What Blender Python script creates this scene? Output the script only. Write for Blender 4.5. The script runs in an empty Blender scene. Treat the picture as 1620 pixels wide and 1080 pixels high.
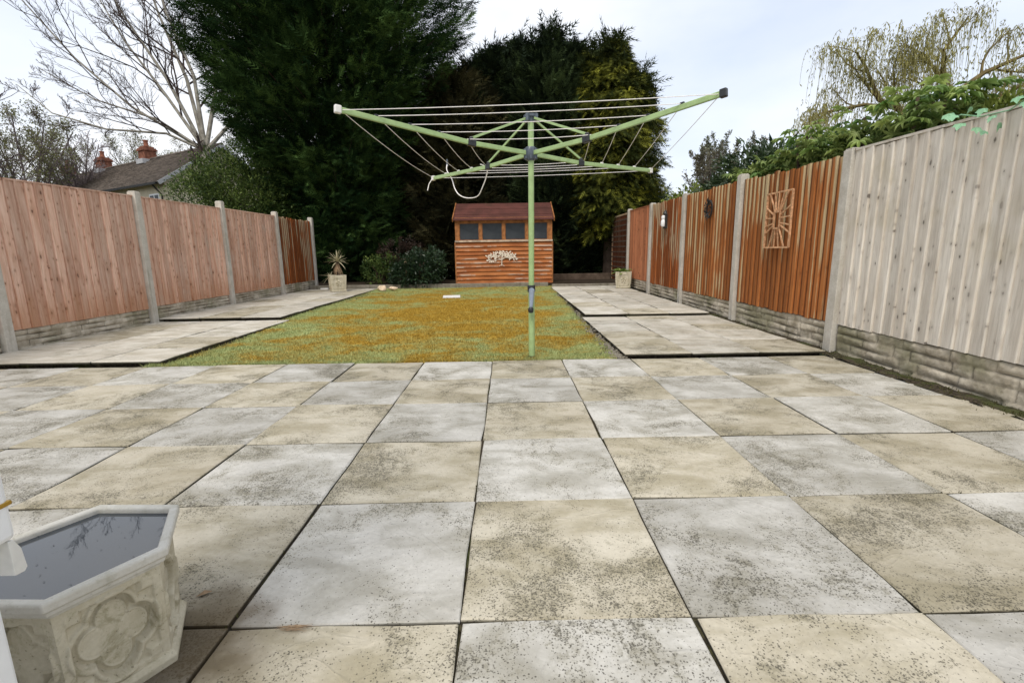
import bpy, bmesh, math, random
import numpy as np
from mathutils import Vector, Matrix
SC = bpy.context.scene
COL = SC.collection
rnd = random.Random(7)
RNG = np.random.default_rng(11)
PI = math.pi

# ------------------------------------------------------------------ camera
cam = bpy.data.cameras.new('camera')
cam.sensor_width = 36.0
cam.lens = 16.71
cam.clip_start = 0.02
cam.clip_end = 3000
camo = bpy.data.objects.new('camera', cam)
COL.objects.link(camo)
def cam_axes(p, y, r):
    cp, sp, cy, sy, cr, sr = math.cos(p), math.sin(p), math.cos(y), math.sin(y), math.cos(r), math.sin(r)
    f = Vector((sy * cp, cy * cp, -sp)); rt = Vector((cy, -sy, 0)); up = rt.cross(f)
    return cr * rt + sr * up, -sr * rt + cr * up, f
_rt, _up, _f = cam_axes(math.radians(10.725), math.radians(0.509), math.radians(-0.826))
camo.matrix_world = Matrix(((_rt.x, _up.x, -_f.x, 0), (_rt.y, _up.y, -_f.y, 0), (_rt.z, _up.z, -_f.z, 0.939), (0, 0, 0, 1)))
SC.camera = camo

# ------------------------------------------------------------------ sky, sun, exposure
SUN_EL, SUN_AZ = math.radians(56), math.radians(196)      # azimuth clockwise from +Y
world = bpy.data.worlds.new('World'); SC.world = world
world.use_nodes = True
wn = world.node_tree; wn.nodes.clear()
def WN(t, **k):
    n = wn.nodes.new(t)
    for a, b in k.items(): setattr(n, a, b)
    return n
w_out = WN('ShaderNodeOutputWorld')
w_sky = WN('ShaderNodeTexSky', sky_type='NISHITA', sun_disc=False, sun_elevation=SUN_EL, sun_rotation=SUN_AZ)
w_bg1 = WN('ShaderNodeBackground'); w_bg1.inputs['Strength'].default_value = 0.10
w_bg2 = WN('ShaderNodeBackground'); w_bg2.inputs['Strength'].default_value = 1.0
w_mix = WN('ShaderNodeMixShader')
w_tc = WN('ShaderNodeTexCoord')
w_map = WN('ShaderNodeMapping'); w_map.inputs['Scale'].default_value = (1.0, 1.0, 2.2); w_map.inputs['Location'].default_value = (0.35, 0.1, 0.2)
w_n = WN('ShaderNodeTexNoise'); w_n.inputs['Scale'].default_value = 1.7; w_n.inputs['Detail'].default_value = 6; w_n.inputs['Roughness'].default_value = 0.5
w_r = WN('ShaderNodeValToRGB')
w_r.color_ramp.elements[0].position = 0.30; w_r.color_ramp.elements[0].color = (0.7, 0.7, 0.7, 1)
w_r.color_ramp.elements[1].position = 0.58; w_r.color_ramp.elements[1].color = (1, 1, 1, 1)
w_n2 = WN('ShaderNodeTexNoise'); w_n2.inputs['Scale'].default_value = 2.2; w_n2.inputs['Detail'].default_value = 7
w_r2 = WN('ShaderNodeValToRGB')
w_r2.color_ramp.elements[0].position = 0.3; w_r2.color_ramp.elements[0].color = (0.485, 0.53, 0.61, 1)
w_r2.color_ramp.elements[1].position = 0.7; w_r2.color_ramp.elements[1].color = (0.655, 0.66, 0.67, 1)
L = wn.links.new
L(w_tc.outputs['Generated'], w_map.inputs['Vector']); L(w_map.outputs[0], w_n.inputs['Vector']); L(w_map.outputs[0], w_n2.inputs['Vector'])
L(w_n.outputs['Fac'], w_r.inputs['Fac']); L(w_n2.outputs['Fac'], w_r2.inputs['Fac'])
L(w_sky.outputs[0], w_bg1.inputs['Color']); L(w_r2.outputs['Color'], w_bg2.inputs['Color'])
L(w_r.outputs['Color'], w_mix.inputs['Fac']); L(w_bg1.outputs[0], w_mix.inputs[1]); L(w_bg2.outputs[0], w_mix.inputs[2])
L(w_mix.outputs[0], w_out.inputs['Surface'])
sun = bpy.data.lights.new('sun', 'SUN'); sun.energy = 1.5; sun.angle = math.radians(30); sun.color = (1.0, 0.93, 0.82)
suno = bpy.data.objects.new('sun', sun); COL.objects.link(suno)
suno.rotation_euler = (math.radians(90) - SUN_EL, 0, -SUN_AZ + PI)
_sd = Vector((math.sin(SUN_AZ) * math.cos(SUN_EL), math.cos(SUN_AZ) * math.cos(SUN_EL), math.sin(SUN_EL)))
suno.rotation_euler = _sd.to_track_quat('Z', 'Y').to_euler()
SC.view_settings.view_transform = 'Standard'
SC.view_settings.look = 'None'
SC.view_settings.exposure = 0.86
SC.view_settings.gamma = 1.0
SC.view_settings.use_curve_mapping = False
SC.render.engine = 'CYCLES'
SC.cycles.max_bounces = 6
SC.cycles.transparent_max_bounces = 8

# ------------------------------------------------------------------ object helpers
def link(o, parent=None):
    COL.objects.link(o)
    if parent is not None: o.parent = parent
    return o
def tag(o, label=None, cat=None, group=None, kind=None):
    if label: o['label'] = label
    if cat: o['category'] = cat
    if group: o['group'] = group
    if kind: o['kind'] = kind
    return o
def empty(name, loc=(0, 0, 0), rz=0.0, parent=None):
    o = bpy.data.objects.new(name, None); o.empty_display_size = 0.1
    o.location = loc; o.rotation_euler = (0, 0, rz)
    return link(o, parent)
def inst(name, mesh, parent=None, loc=(0, 0, 0), rot=(0, 0, 0), sc=(1, 1, 1)):
    o = bpy.data.objects.new(name, mesh); o.location = loc; o.rotation_euler = rot; o.scale = sc
    return link(o, parent)
class MB:
    def __init__(s): s.v = []; s.f = []
    def quad(s, *p):
        n = len(s.v); s.v += [tuple(q) for q in p]; s.f.append(tuple(range(n, n + len(p))))
    def box(s, x0, x1, y0, y1, z0, z1, M=None):
        n = len(s.v)
        P = [(x0, y0, z0), (x1, y0, z0), (x1, y1, z0), (x0, y1, z0), (x0, y0, z1), (x1, y0, z1), (x1, y1, z1), (x0, y1, z1)]
        if M is not None: P = [tuple(M @ Vector(p)) for p in P]
        s.v += P
        s.f += [tuple(n + i for i in q) for q in ((3, 2, 1, 0), (4, 5, 6, 7), (0, 1, 5, 4), (1, 2, 6, 5), (2, 3, 7, 6), (3, 0, 4, 7))]
    def bar(s, a, b, w, h, up=(0, 0, 1)):
        a = Vector(a); b = Vector(b); d = (b - a); L_ = d.length; d.normalize()
        u = Vector(up)
        if abs(d.dot(u)) > 0.98: u = Vector((1, 0, 0))
        sd = d.cross(u).normalized(); u2 = sd.cross(d)
        M = Matrix(((d.x, sd.x, u2.x, a.x), (d.y, sd.y, u2.y, a.y), (d.z, sd.z, u2.z, a.z), (0, 0, 0, 1)))
        s.box(0, L_, -w / 2, w / 2, -h / 2, h / 2, M)
    def tube(s, pts, rad, n=8, cap=True):
        pts = [Vector(p) for p in pts]
        if not hasattr(rad, '__len__'): rad = [rad] * len(pts)
        base = len(s.v); prev = None
        for i, p in enumerate(pts):
            d = (pts[min(i + 1, len(pts) - 1)] - pts[max(i - 1, 0)]).normalized()
            if prev is None:
                u = Vector((0, 0, 1)) if abs(d.z) < 0.9 else Vector((1, 0, 0))
                u = (u - d * u.dot(d)).normalized()
            else:
                u = (prev - d * prev.dot(d)).normalized()
            prev = u; w = d.cross(u)
            for k in range(n):
                a = 2 * PI * k / n
                s.v.append(tuple(p + (u * math.cos(a) + w * math.sin(a)) * rad[i]))
        for i in range(len(pts) - 1):
            for k in range(n):
                a = base + i * n + k; b = base + i * n + (k + 1) % n
                s.f.append((a, b, b + n, a + n))
        if cap:
            s.f.append(tuple(base + k for k in reversed(range(n))))
            e = base + (len(pts) - 1) * n
            s.f.append(tuple(e + k for k in range(n)))
    def lathe(s, prof, n=24, c=(0, 0), rot=0.0, cap0=False, cap1=False):
        base = len(s.v)
        for r, z in prof:
            for k in range(n):
                a = rot + 2 * PI * k / n
                s.v.append((c[0] + r * math.cos(a), c[1] + r * math.sin(a), z))
        for i in range(len(prof) - 1):
            for k in range(n):
                a = base + i * n + k; b = base + i * n + (k + 1) % n
                s.f.append((a, b, b + n, a + n))
        if cap0: s.f.append(tuple(base + k for k in reversed(range(n))))
        if cap1: s.f.append(tuple(base + (len(prof) - 1) * n + k for k in range(n)))
    def mesh(s, name, m, smooth=False, bevel=0.0, seg=2):
        me = bpy.data.meshes.new(name)
        me.from_pydata(s.v, [], s.f); me.update()
        if bevel > 0:
            bm = bmesh.new(); bm.from_mesh(me)
            bmesh.ops.remove_doubles(bm, verts=bm.verts, dist=1e-5)
            bmesh.ops.bevel(bm, geom=[e for e in bm.edges if len(e.link_faces) == 2 and e.calc_face_angle(0) > 0.5], offset=bevel, segments=seg, affect='EDGES', profile=0.5, clamp_overlap=True)
            bm.to_mesh(me); bm.free()
        if m is not None: me.materials.append(m)
        if smooth:
            for p in me.polygons: p.use_smooth = True
            try: me.set_sharp_from_angle(angle=math.radians(38))
            except Exception: pass
        return me
    def obj(s, name, m, parent=None, smooth=False, bevel=0.0, loc=(0, 0, 0), rot=(0, 0, 0), seg=2):
        return inst(name, s.mesh(name, m, smooth, bevel, seg), parent, loc, rot)
def np_mesh(name, V, F, m, tone=None, smooth=False):
    """V (n,3), F (k,3|4) ; tone per vertex"""
    me = bpy.data.meshes.new(name)
    V = np.ascontiguousarray(V, dtype=np.float32); F = np.ascontiguousarray(F, dtype=np.int32)
    k = F.shape[1]
    me.vertices.add(len(V)); me.vertices.foreach_set('co', V.ravel())
    me.loops.add(F.size); me.loops.foreach_set('vertex_index', F.ravel())
    me.polygons.add(len(F)); me.polygons.foreach_set('loop_start', np.arange(0, F.size, k, dtype=np.int32))
    if smooth: me.polygons.foreach_set('use_smooth', np.ones(len(F), bool))
    me.update(calc_edges=True)
    if tone is not None:
        a = me.attributes.new('tone', 'FLOAT', 'POINT'); a.data.foreach_set('value', np.ascontiguousarray(tone, dtype=np.float32))
    if m is not None: me.materials.append(m)
    return me
def unit(a):
    return a / np.maximum(np.linalg.norm(a, axis=-1, keepdims=True), 1e-9)
def scatter(TV, TF, P, U, W, S, S2=None):
    """copies of template (x along U, y along V=WxU, z along W) at P, scale S (and width scale S2)"""
    U = unit(U); Vv = unit(np.cross(W, U)); Wv = np.cross(U, Vv)
    S = np.asarray(S).reshape(-1, 1, 1); S2 = S if S2 is None else np.asarray(S2).reshape(-1, 1, 1)
    X = TV[None, :, 0:1] * S * U[:, None, :] + TV[None, :, 1:2] * S2 * Vv[:, None, :] + TV[None, :, 2:3] * S2 * Wv[:, None, :] + P[:, None, :]
    n, m = len(P), len(TV)
    F = (TF[None] + (np.arange(n) * m)[:, None, None]).reshape(-1, TF.shape[1])
    return X.reshape(-1, 3), F

# ------------------------------------------------------------------ materials
class NB:
    def __init__(s, name):
        s.m = bpy.data.materials.new(name); s.m.use_nodes = True
        s.t = s.m.node_tree; s.t.nodes.clear()
        s.out = s.n('ShaderNodeOutputMaterial'); s.b = s.n('ShaderNodeBsdfPrincipled')
        s.l(s.b.outputs[0], s.out.inputs[0])
    def n(s, t, **k):
        x = s.t.nodes.new(t)
        for a, b in k.items(): setattr(x, a, b)
        return x
    def l(s, a, b): s.t.links.new(a, b)
    def put(s, inp, v):
        if isinstance(v, bpy.types.NodeSocket): s.l(v, inp)
        else: inp.default_value = v
    def coord(s, kind='Object', scale=(1, 1, 1), rand=0.0):
        if kind == 'Position': c = s.n('ShaderNodeNewGeometry').outputs['Position']
        else: c = s.n('ShaderNodeTexCoord').outputs[kind]
        if rand:
            oi = s.n('ShaderNodeObjectInfo')
            mm = s.n('ShaderNodeVectorMath', operation='SCALE'); mm.inputs[0].default_value = (37.1 * rand, 91.7 * rand, 53.3 * rand); s.l(oi.outputs['Random'], mm.inputs['Scale'])
            ad = s.n('ShaderNodeVectorMath', operation='ADD'); s.l(c, ad.inputs[0]); s.l(mm.outputs[0], ad.inputs[1]); c = ad.outputs[0]
        if scale != (1, 1, 1):
            mu = s.n('ShaderNodeVectorMath', operation='MULTIPLY'); s.l(c, mu.inputs[0]); mu.inputs[1].default_value = scale; c = mu.outputs[0]
        return c
    def noise(s, vec, scale, detail=4, rough=0.55, dist=0.0, out='Fac'):
        x = s.n('ShaderNodeTexNoise'); s.put(x.inputs['Vector'], vec)
        x.inputs['Scale'].default_value = scale; x.inputs['Detail'].default_value = detail; x.inputs['Roughness'].default_value = rough; x.inputs['Distortion'].default_value = dist
        return x.outputs[out]
    def voro(s, vec, scale, out='Distance', rnd_=1.0):
        x = s.n('ShaderNodeTexVoronoi'); s.put(x.inputs['Vector'], vec); x.inputs['Scale'].default_value = scale; x.inputs['Randomness'].default_value = rnd_
        return x.outputs[out]
    def ramp(s, fac, *stops):
        x = s.n('ShaderNodeMapRange'); x.interpolation_type = 'SMOOTHSTEP'
        s.put(x.inputs['Value'], fac); x.inputs['From Min'].default_value = stops[0]; x.inputs['From Max'].default_value = stops[1]
        x.inputs['To Min'].default_value = stops[2] if len(stops) > 2 else 0.0; x.inputs['To Max'].default_value = stops[3] if len(stops) > 3 else 1.0
        return x.outputs[0]
    def math(s, op, a, b=0.0, c=None):
        x = s.n('ShaderNodeMath', operation=op); s.put(x.inputs[0], a); s.put(x.inputs[1], b)
        if c is not None: s.put(x.inputs[2], c)
        return x.outputs[0]
    def mix(s, fac, a, b, mode='MIX'):
        x = s.n('ShaderNodeMix', data_type='RGBA', blend_type=mode); s.put(x.inputs[0], fac)
        s.put(x.inputs[6], a if isinstance(a, bpy.types.NodeSocket) else (*a, 1)); s.put(x.inputs[7], b if isinstance(b, bpy.types.NodeSocket) else (*b, 1))
        return x.outputs[2]
    def sep(s, vec):
        x = s.n('ShaderNodeSeparateXYZ'); s.l(vec, x.inputs[0]); return x.outputs
    def rand(s): return s.n('ShaderNodeObjectInfo').outputs['Random']
    def attr(s, name='tone'): return s.n('ShaderNodeAttribute', attribute_name=name).outputs['Fac']
    def bump(s, h, strength=0.5, dist=0.01, prev=None):
        x = s.n('ShaderNodeBump'); x.inputs['Strength'].default_value = strength; x.inputs['Distance'].default_value = dist; s.l(h, x.inputs['Height'])
        if prev is not None: s.l(prev, x.inputs['Normal'])
        return x.outputs[0]
    def done(s, col, rough=0.8, normal=None, spec=0.3, metal=0.0):
        s.put(s.b.inputs['Base Color'], col if isinstance(col, bpy.types.NodeSocket) else (*col, 1)); s.put(s.b.inputs['Roughness'], rough)
        s.b.inputs['Specular IOR Level'].default_value = spec; s.b.inputs['Metallic'].default_value = metal
        if normal is not None: s.l(normal, s.b.inputs['Normal'])
        return s.m

def slab_mat(name, c0, c1, dirt, lichen=1.0):
    b = NB(name); c = b.coord('Object', rand=1.0)
    big = b.noise(c, 2.6, 5, 0.6, 0.4); mid = b.noise(c, 11, 6, 0.65, 0.6); fine = b.noise(c, 60, 4, 0.7)
    stretch = b.n('ShaderNodeVectorMath', operation='MULTIPLY'); b.l(c, stretch.inputs[0]); stretch.inputs[1].default_value = (1.0, 1.9, 1)
    layer = b.noise(stretch.outputs[0], 3.1, 7, 0.58, 0.35)
    col = b.mix(b.ramp(big, 0.3, 0.7), c0, c1)
    col = b.mix(b.ramp(layer, 0.40, 0.68, 0, 0.74), col, dirt)
    col = b.mix(b.ramp(mid, 0.5, 0.78, 0, 0.42), col, dirt)
    col = b.mix(b.ramp(fine, 0.35, 0.75, 0.12, 0.0), col, (0.05, 0.045, 0.04))
    # dark lichen specks gathered in patches
    big_p = b.noise(c, 2.9, 6, 0.72, 0.4)
    patch = b.ramp(big_p, 0.40, 0.66)
    sp1 = b.noise(c, 165, 2, 0.55); sp2 = b.noise(c, 75, 5, 0.75, 0.25)
    k1 = b.math('ADD', sp1, b.math('MULTIPLY', b.math('SUBTRACT', patch, 0.5), 0.15))
    k2 = b.math('ADD', sp2, b.math('MULTIPLY', b.math('SUBTRACT', patch, 0.5), 0.20))
    v = b.n('ShaderNodeTexVoronoi'); b.l(c, v.inputs['Vector']); v.inputs['Scale'].default_value = 130
    cell = b.sep(v.outputs['Color'])[0]
    big_dot = b.math('MULTIPLY', b.ramp(b.math('ADD', v.outputs['Distance'], b.math('MULTIPLY', sp1, 0.35)), 0.52, 0.40), b.ramp(b.math('SUBTRACT', b.math('MULTIPLY', patch, 0.55), cell), -0.08, 0.02))
    dots = b.math('MAXIMUM', b.ramp(k1, 0.60, 0.66), b.math('MAXIMUM', b.math('MULTIPLY', b.ramp(k2, 0.62, 0.69), 0.85), big_dot))
    col = b.mix(b.math('MULTIPLY', patch, 0.30 * lichen), col, (0.22, 0.195, 0.125))
    blot = b.ramp(b.math('ADD', b.noise(c, 32, 5, 0.75, 0.3), b.math('MULTIPLY', b.math('SUBTRACT', patch, 0.5), 0.22)), 0.52, 0.68)
    col = b.mix(b.math('MULTIPLY', blot, 0.42 * lichen), col, (0.15, 0.135, 0.085))
    col = b.mix(b.math('MULTIPLY', dots, 0.80 * lichen), col, (0.06, 0.055, 0.042))
    # mossy dirt on the sawn sides down in the joints
    lz = b.sep(b.coord('Object'))[2]
    col = b.mix(b.ramp(lz, -0.004, -0.010, 0, 0.9), col, (0.030, 0.027, 0.016))
    # damp brown stain on the paving round the full planter
    p = b.coord('Position'); px, py, pz = b.sep(p)
    dx = b.math('SUBTRACT', px, -0.80); dy = b.math('SUBTRACT', py, 1.03)
    dd = b.math('SQRT', b.math('ADD', b.math('MULTIPLY', dx, dx), b.math('MULTIPLY', b.math('MULTIPLY', dy, dy), 0.9)))
    dd = b.math('ADD', dd, b.math('MULTIPLY', b.math('SUBTRACT', b.noise(p, 9, 5), 0.5), 0.22))
    col = b.mix(b.ramp(dd, 0.27, 0.08, 0, 0.82), col, (0.10, 0.072, 0.038))
    rt = b.rand(); tint = b.ramp(rt, 0, 1, 0.89, 1.07)
    tn = b.n('ShaderNodeCombineColor'); b.l(tint, tn.inputs[0]); b.l(tint, tn.inputs[1]); b.l(tint, tn.inputs[2])
    col = b.mix(1.0, col, tn.outputs[0], 'MULTIPLY')
    riv = b.noise(c, 4.2, 3, 0.5, 1.6)
    ridge = b.math('ABSOLUTE', b.math('SUBTRACT', riv, 0.5))
    layer = b.math('ADD', layer, b.ramp(ridge, 0.05, 0.0, 0, 0.22))
    h = b.math('ADD', b.math('MULTIPLY', layer, 0.9), b.math('ADD', b.math('MULTIPLY', mid, 0.3), b.math('MULTIPLY', fine, 0.06)))
    nrm = b.bump(h, 0.40, 0.016)
    nrm = b.bump(b.math('SUBTRACT', 1.0, dots), 0.25, 0.002, nrm)
    return b.done(col, b.ramp(mid, 0.3, 0.7, 0.75, 0.95), nrm, 0.25)
M = {}
M['slab_grey'] = slab_mat('grey paving', (0.445, 0.43, 0.395), (0.56, 0.545, 0.505), (0.28, 0.265, 0.22))
M['slab_buff'] = slab_mat('buff paving', (0.455, 0.41, 0.32), (0.535, 0.495, 0.405), (0.28, 0.245, 0.16))
M['slab_pale'] = slab_mat('pale paving', (0.54, 0.50, 0.43), (0.62, 0.595, 0.53), (0.38, 0.345, 0.27), 0.45)

def soil_mat():
    b = NB('joint soil'); c = b.coord('Position')
    n = b.noise(c, 40, 5, 0.7); g = b.noise(c, 5, 4)
    col = b.mix(b.ramp(n, 0.3, 0.7), (0.018, 0.014, 0.010), (0.085, 0.068, 0.045))
    col = b.mix(b.ramp(g, 0.5, 0.66, 0, 0.75), col, (0.06, 0.075, 0.02))
    return b.done(col, 0.95, b.bump(n, 0.8, 0.01), 0.2)
M['soil'] = soil_mat()
def ground_mat():
    b = NB('rough ground'); c = b.coord('Position')
    col = b.mix(b.ramp(b.noise(c, 0.8, 6), 0.35, 0.65), (0.05, 0.06, 0.025), (0.075, 0.06, 0.04))
    return b.done(col, 0.95, None, 0.2)
M['ground'] = ground_mat()
def lawn_mat():
    b = NB('mossy lawn'); c = b.coord('Position')
    sc = b.n('ShaderNodeVectorMath', operation='MULTIPLY'); b.l(c, sc.inputs[0]); sc.inputs[1].default_value = (0.75, 1.0, 0)
    big = b.noise(sc.outputs[0], 0.55, 2, 0.5, 0.3); mid = b.noise(sc.outputs[0], 2.3, 7, 0.68, 0.8); fine = b.noise(c, 26, 4, 0.7)
    x, y, z = b.sep(c)
    ex = b.math('MULTIPLY', b.math('SUBTRACT', x, -0.75), 0.5); ey = b.math('MULTIPLY', b.math('SUBTRACT', y, 7.6), 0.26)
    mid_of = b.math('SQRT', b.math('ADD', b.math('MULTIPLY', ex, ex), b.math('MULTIPLY', ey, ey)))
    k = b.math('ADD', b.math('ADD', b.math('MULTIPLY', big, 0.5), b.math('MULTIPLY', mid, 1.0)), b.math('MULTIPLY', b.math('SUBTRACT', 0.85, mid_of), 0.20))
    k = b.math('ADD', k, b.math('MULTIPLY', b.math('SUBTRACT', fine, 0.5), 0.30))
    f = b.ramp(k, 0.60, 0.88)
    tone = b.attr()
    green = b.mix(tone, (0.22, 0.255, 0.095), (0.40, 0.445, 0.20))
    rust = b.mix(tone, (0.23, 0.145, 0.018), (0.48, 0.31, 0.05))
    col = b.mix(f, green, rust)
    col = b.mix(b.ramp(b.noise(c, 7, 5, 0.7), 0.58, 0.75, 0, 0.5), col, (0.09, 0.07, 0.02))
    return b.done(col, 0.9, None, 0.15)
M['lawn'] = lawn_mat()

def wood_mat(name, c0, c1, streak, knot, knot_k=1.0, moss=None, base=None, worn=None, rough=0.8, tl=0.80, th=1.14, seam_shade=None):
    """vertical boards: local y across the board, z along it"""
    b = NB(name); c = b.coord('Object', rand=1.0)
    x, y, z = b.sep(c)
    gs = b.n('ShaderNodeVectorMath', operation='MULTIPLY'); b.l(c, gs.inputs[0]); gs.inputs[1].default_value = (40, 40, 2.2)
    g = b.noise(gs.outputs[0], 1.6, 5, 0.6, 0.35)
    gs2 = b.n('ShaderNodeVectorMath', operation='MULTIPLY'); b.l(c, gs2.inputs[0]); gs2.inputs[1].default_value = (9, 9, 1.1)
    g2 = b.noise(gs2.outputs[0], 1.3, 4, 0.6, 0.5)
    col = b.mix(b.ramp(g2, 0.3, 0.7), c0, c1)
    col = b.mix(b.ramp(g, 0.45, 0.75, 0, 0.6), col, streak)
    col = b.mix(b.ramp(b.noise(gs2.outputs[0], 3.2, 6, 0.7, 0.8), 0.5, 0.7, 0, 0.45), col, streak)
    r = b.rand(); tint = b.ramp(r, 0, 1, tl, th)
    tn = b.n('ShaderNodeCombineColor')
    for i in range(3): b.l(tint, tn.inputs[i])
    col = b.mix(1.0, col, tn.outputs[0], 'MULTIPLY')
    if knot_k > 0:
        wv = b.noise(c, 14, 3, 0.6)
        halo = core = None
        for sy, sz, kp, rad in ((8.5, 4.6, 0.62, 0.11), (17.0, 11.0, 0.74, 0.12)):
            ks = b.n('ShaderNodeCombineXYZ'); b.l(b.math('MULTIPLY', y, sy), ks.inputs[0]); b.l(b.math('MULTIPLY', z, sz), ks.inputs[1])
            v = b.n('ShaderNodeTexVoronoi', voronoi_dimensions='2D'); b.l(ks.outputs[0], v.inputs['Vector']); v.inputs['Scale'].default_value = 1.0
            keep = b.ramp(b.sep(v.outputs['Color'])[0], kp, kp + .05)
            d = b.math('ADD', v.outputs['Distance'], b.math('MULTIPLY', b.math('SUBTRACT', wv, 0.5), 0.22))
            h_ = b.math('MULTIPLY', b.ramp(d, rad * 3.2, rad * .7), keep); c_ = b.math('MULTIPLY', b.math('MULTIPLY', b.ramp(d, rad, rad * .35), keep), b.ramp(b.sep(v.outputs['Color'])[1], 0.1, 0.9, 0.3, 1.0))
            halo = h_ if halo is None else b.math('MAXIMUM', halo, h_); core = c_ if core is None else b.math('MAXIMUM', core, c_)
        col = b.mix(b.math('MULTIPLY', halo, 0.42 * knot_k), col, streak)
        col = b.mix(b.math('MULTIPLY', core, 0.78 * knot_k), col, knot)
    lz = b.sep(b.coord('Object'))[2]
    if base is not None:   # algae / damp wood along the lower ends
        col = b.mix(b.math('MULTIPLY', b.ramp(b.math('ADD', lz, b.math('MULTIPLY', b.noise(gs2.outputs[0], 1.0, 3), 0.5)), 0.75, 0.2), 0.55), col, base)
    if moss is not None:
        col = b.mix(b.ramp(b.noise(b.coord('Position'), 1.6, 4, 0.6), 0.56, 0.74, 0, 0.5), col, moss)
    if worn is not None:   # stain worn off, pale wood in long streaks, most towards the tops
        ws = b.n('ShaderNodeVectorMath', operation='MULTIPLY'); b.l(c, ws.inputs[0]); ws.inputs[1].default_value = (24, 24, 0.7)
        w = b.noise(ws.outputs[0], 1.0, 4, 0.6)
        pm = b.noise(b.coord('Position'), 1.1, 3)
        kk = b.math('ADD', b.math('ADD', w, b.math('MULTIPLY', b.math('SUBTRACT', lz, 0.75), 0.11)), b.math('MULTIPLY', b.math('SUBTRACT', pm, 0.5), 0.75))
        kk = b.math('ADD', kk, b.math('MULTIPLY', b.math('SUBTRACT', r, 0.5), 0.22))
        ly = b.sep(b.coord('Object'))[1]
        kk = b.math('ADD', kk, b.ramp(ly, 0.08, 0.110, -0.07, 0.09))
        col = b.mix(b.ramp(kk, 0.56, 0.68, 0, 0.85), col, worn)
    if seam_shade is not None:   # dark strip painted in for the shade along the board overlaps
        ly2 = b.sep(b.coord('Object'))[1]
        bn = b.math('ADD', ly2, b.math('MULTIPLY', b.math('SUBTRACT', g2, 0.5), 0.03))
        col = b.mix(b.ramp(bn, 0.056, 0.030, 0, 0.88), col, seam_shade)
    nrm = b.bump(g, 0.35, 0.004)
    return b.done(col, rough, nrm, 0.2)
M['pink_board'] = wood_mat('pink treated timber', (0.60, 0.365, 0.265), (0.74, 0.525, 0.415), (0.36, 0.175, 0.10), (0.07, 0.03, 0.02), 1.0, moss=(0.52, 0.43, 0.36), base=(0.44, 0.20, 0.09))
M['rust_board'] = wood_mat('rust stained timber', (0.35, 0.122, 0.034), (0.44, 0.165, 0.048), (0.20, 0.06, 0.017), (0.07, 0.025, 0.012), 0.4, worn=(0.50, 0.42, 0.25), tl=0.75, th=1.15, seam_shade=(0.10, 0.032, 0.012))
M['dark_rust_board'] = wood_mat('dark rust stained timber', (0.30, 0.085, 0.022), (0.38, 0.12, 0.032), (0.10, 0.03, 0.012), (0.05, 0.02, 0.012), 0.3, worn=(0.42, 0.35, 0.23), tl=0.65, th=1.2, seam_shade=(0.07, 0.022, 0.01))
M['red_board'] = wood_mat('red brown timber', (0.42, 0.165, 0.08), (0.47, 0.20, 0.10), (0.22, 0.08, 0.04), (0.07, 0.03, 0.02), 0.8)
M['grey_board'] = wood_mat('weathered grey timber', (0.61, 0.55, 0.47), (0.76, 0.71, 0.63), (0.42, 0.37, 0.31), (0.04, 0.03, 0.025), 1.0, moss=(0.48, 0.42, 0.29), tl=.88, th=1.1)
def conc_mat(name, c0, c1, dirt, age=0.0):
    b = NB(name); c = b.coord('Position')
    n = b.noise(c, 9, 6, 0.65); f = b.noise(c, 70, 4, 0.7)
    zs = b.n('ShaderNodeVectorMath', operation='MULTIPLY'); b.l(c, zs.inputs[0]); zs.inputs[1].default_value = (14, 14, 1.6)
    st = b.noise(zs.outputs[0], 1.0, 4)
    col = b.mix(b.ramp(n, 0.3, 0.7), c0, c1)
    col = b.mix(b.ramp(st, 0.5, 0.75, 0, 0.6), col, dirt)
    col = b.mix(b.ramp(f, 0.3, 0.7, 0.25, 0), col, dirt)
    if age > 0:    # pits and algae blotches
        col = b.mix(b.ramp(b.noise(c, 16, 6, 0.75, 0.4), 0.52, 0.68, 0, age), col, (0.20, 0.18, 0.09))
        col = b.mix(b.ramp(b.noise(c, 130, 3, 0.6), 0.64, 0.70, 0, age), col, (0.10, 0.085, 0.05))
    return b.done(col, 0.9, b.bump(b.math('ADD', n, b.math('MULTIPLY', f, 0.4)), 0.5, 0.006), 0.2)
M['post'] = conc_mat('cast concrete', (0.48, 0.445, 0.385), (0.60, 0.57, 0.51), (0.23, 0.205, 0.15))
M['kerb'] = conc_mat('old concrete', (0.17, 0.15, 0.12), (0.26, 0.235, 0.19), (0.07, 0.065, 0.04))
M['urn'] = conc_mat('pale cast stone', (0.50, 0.455, 0.34), (0.60, 0.555, 0.44), (0.29, 0.25, 0.15), 0.55)
M['urn_rim'] = conc_mat('pale cast stone rim', (0.56, 0.54, 0.48), (0.64, 0.62, 0.57), (0.40, 0.38, 0.31), 0.25)
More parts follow.
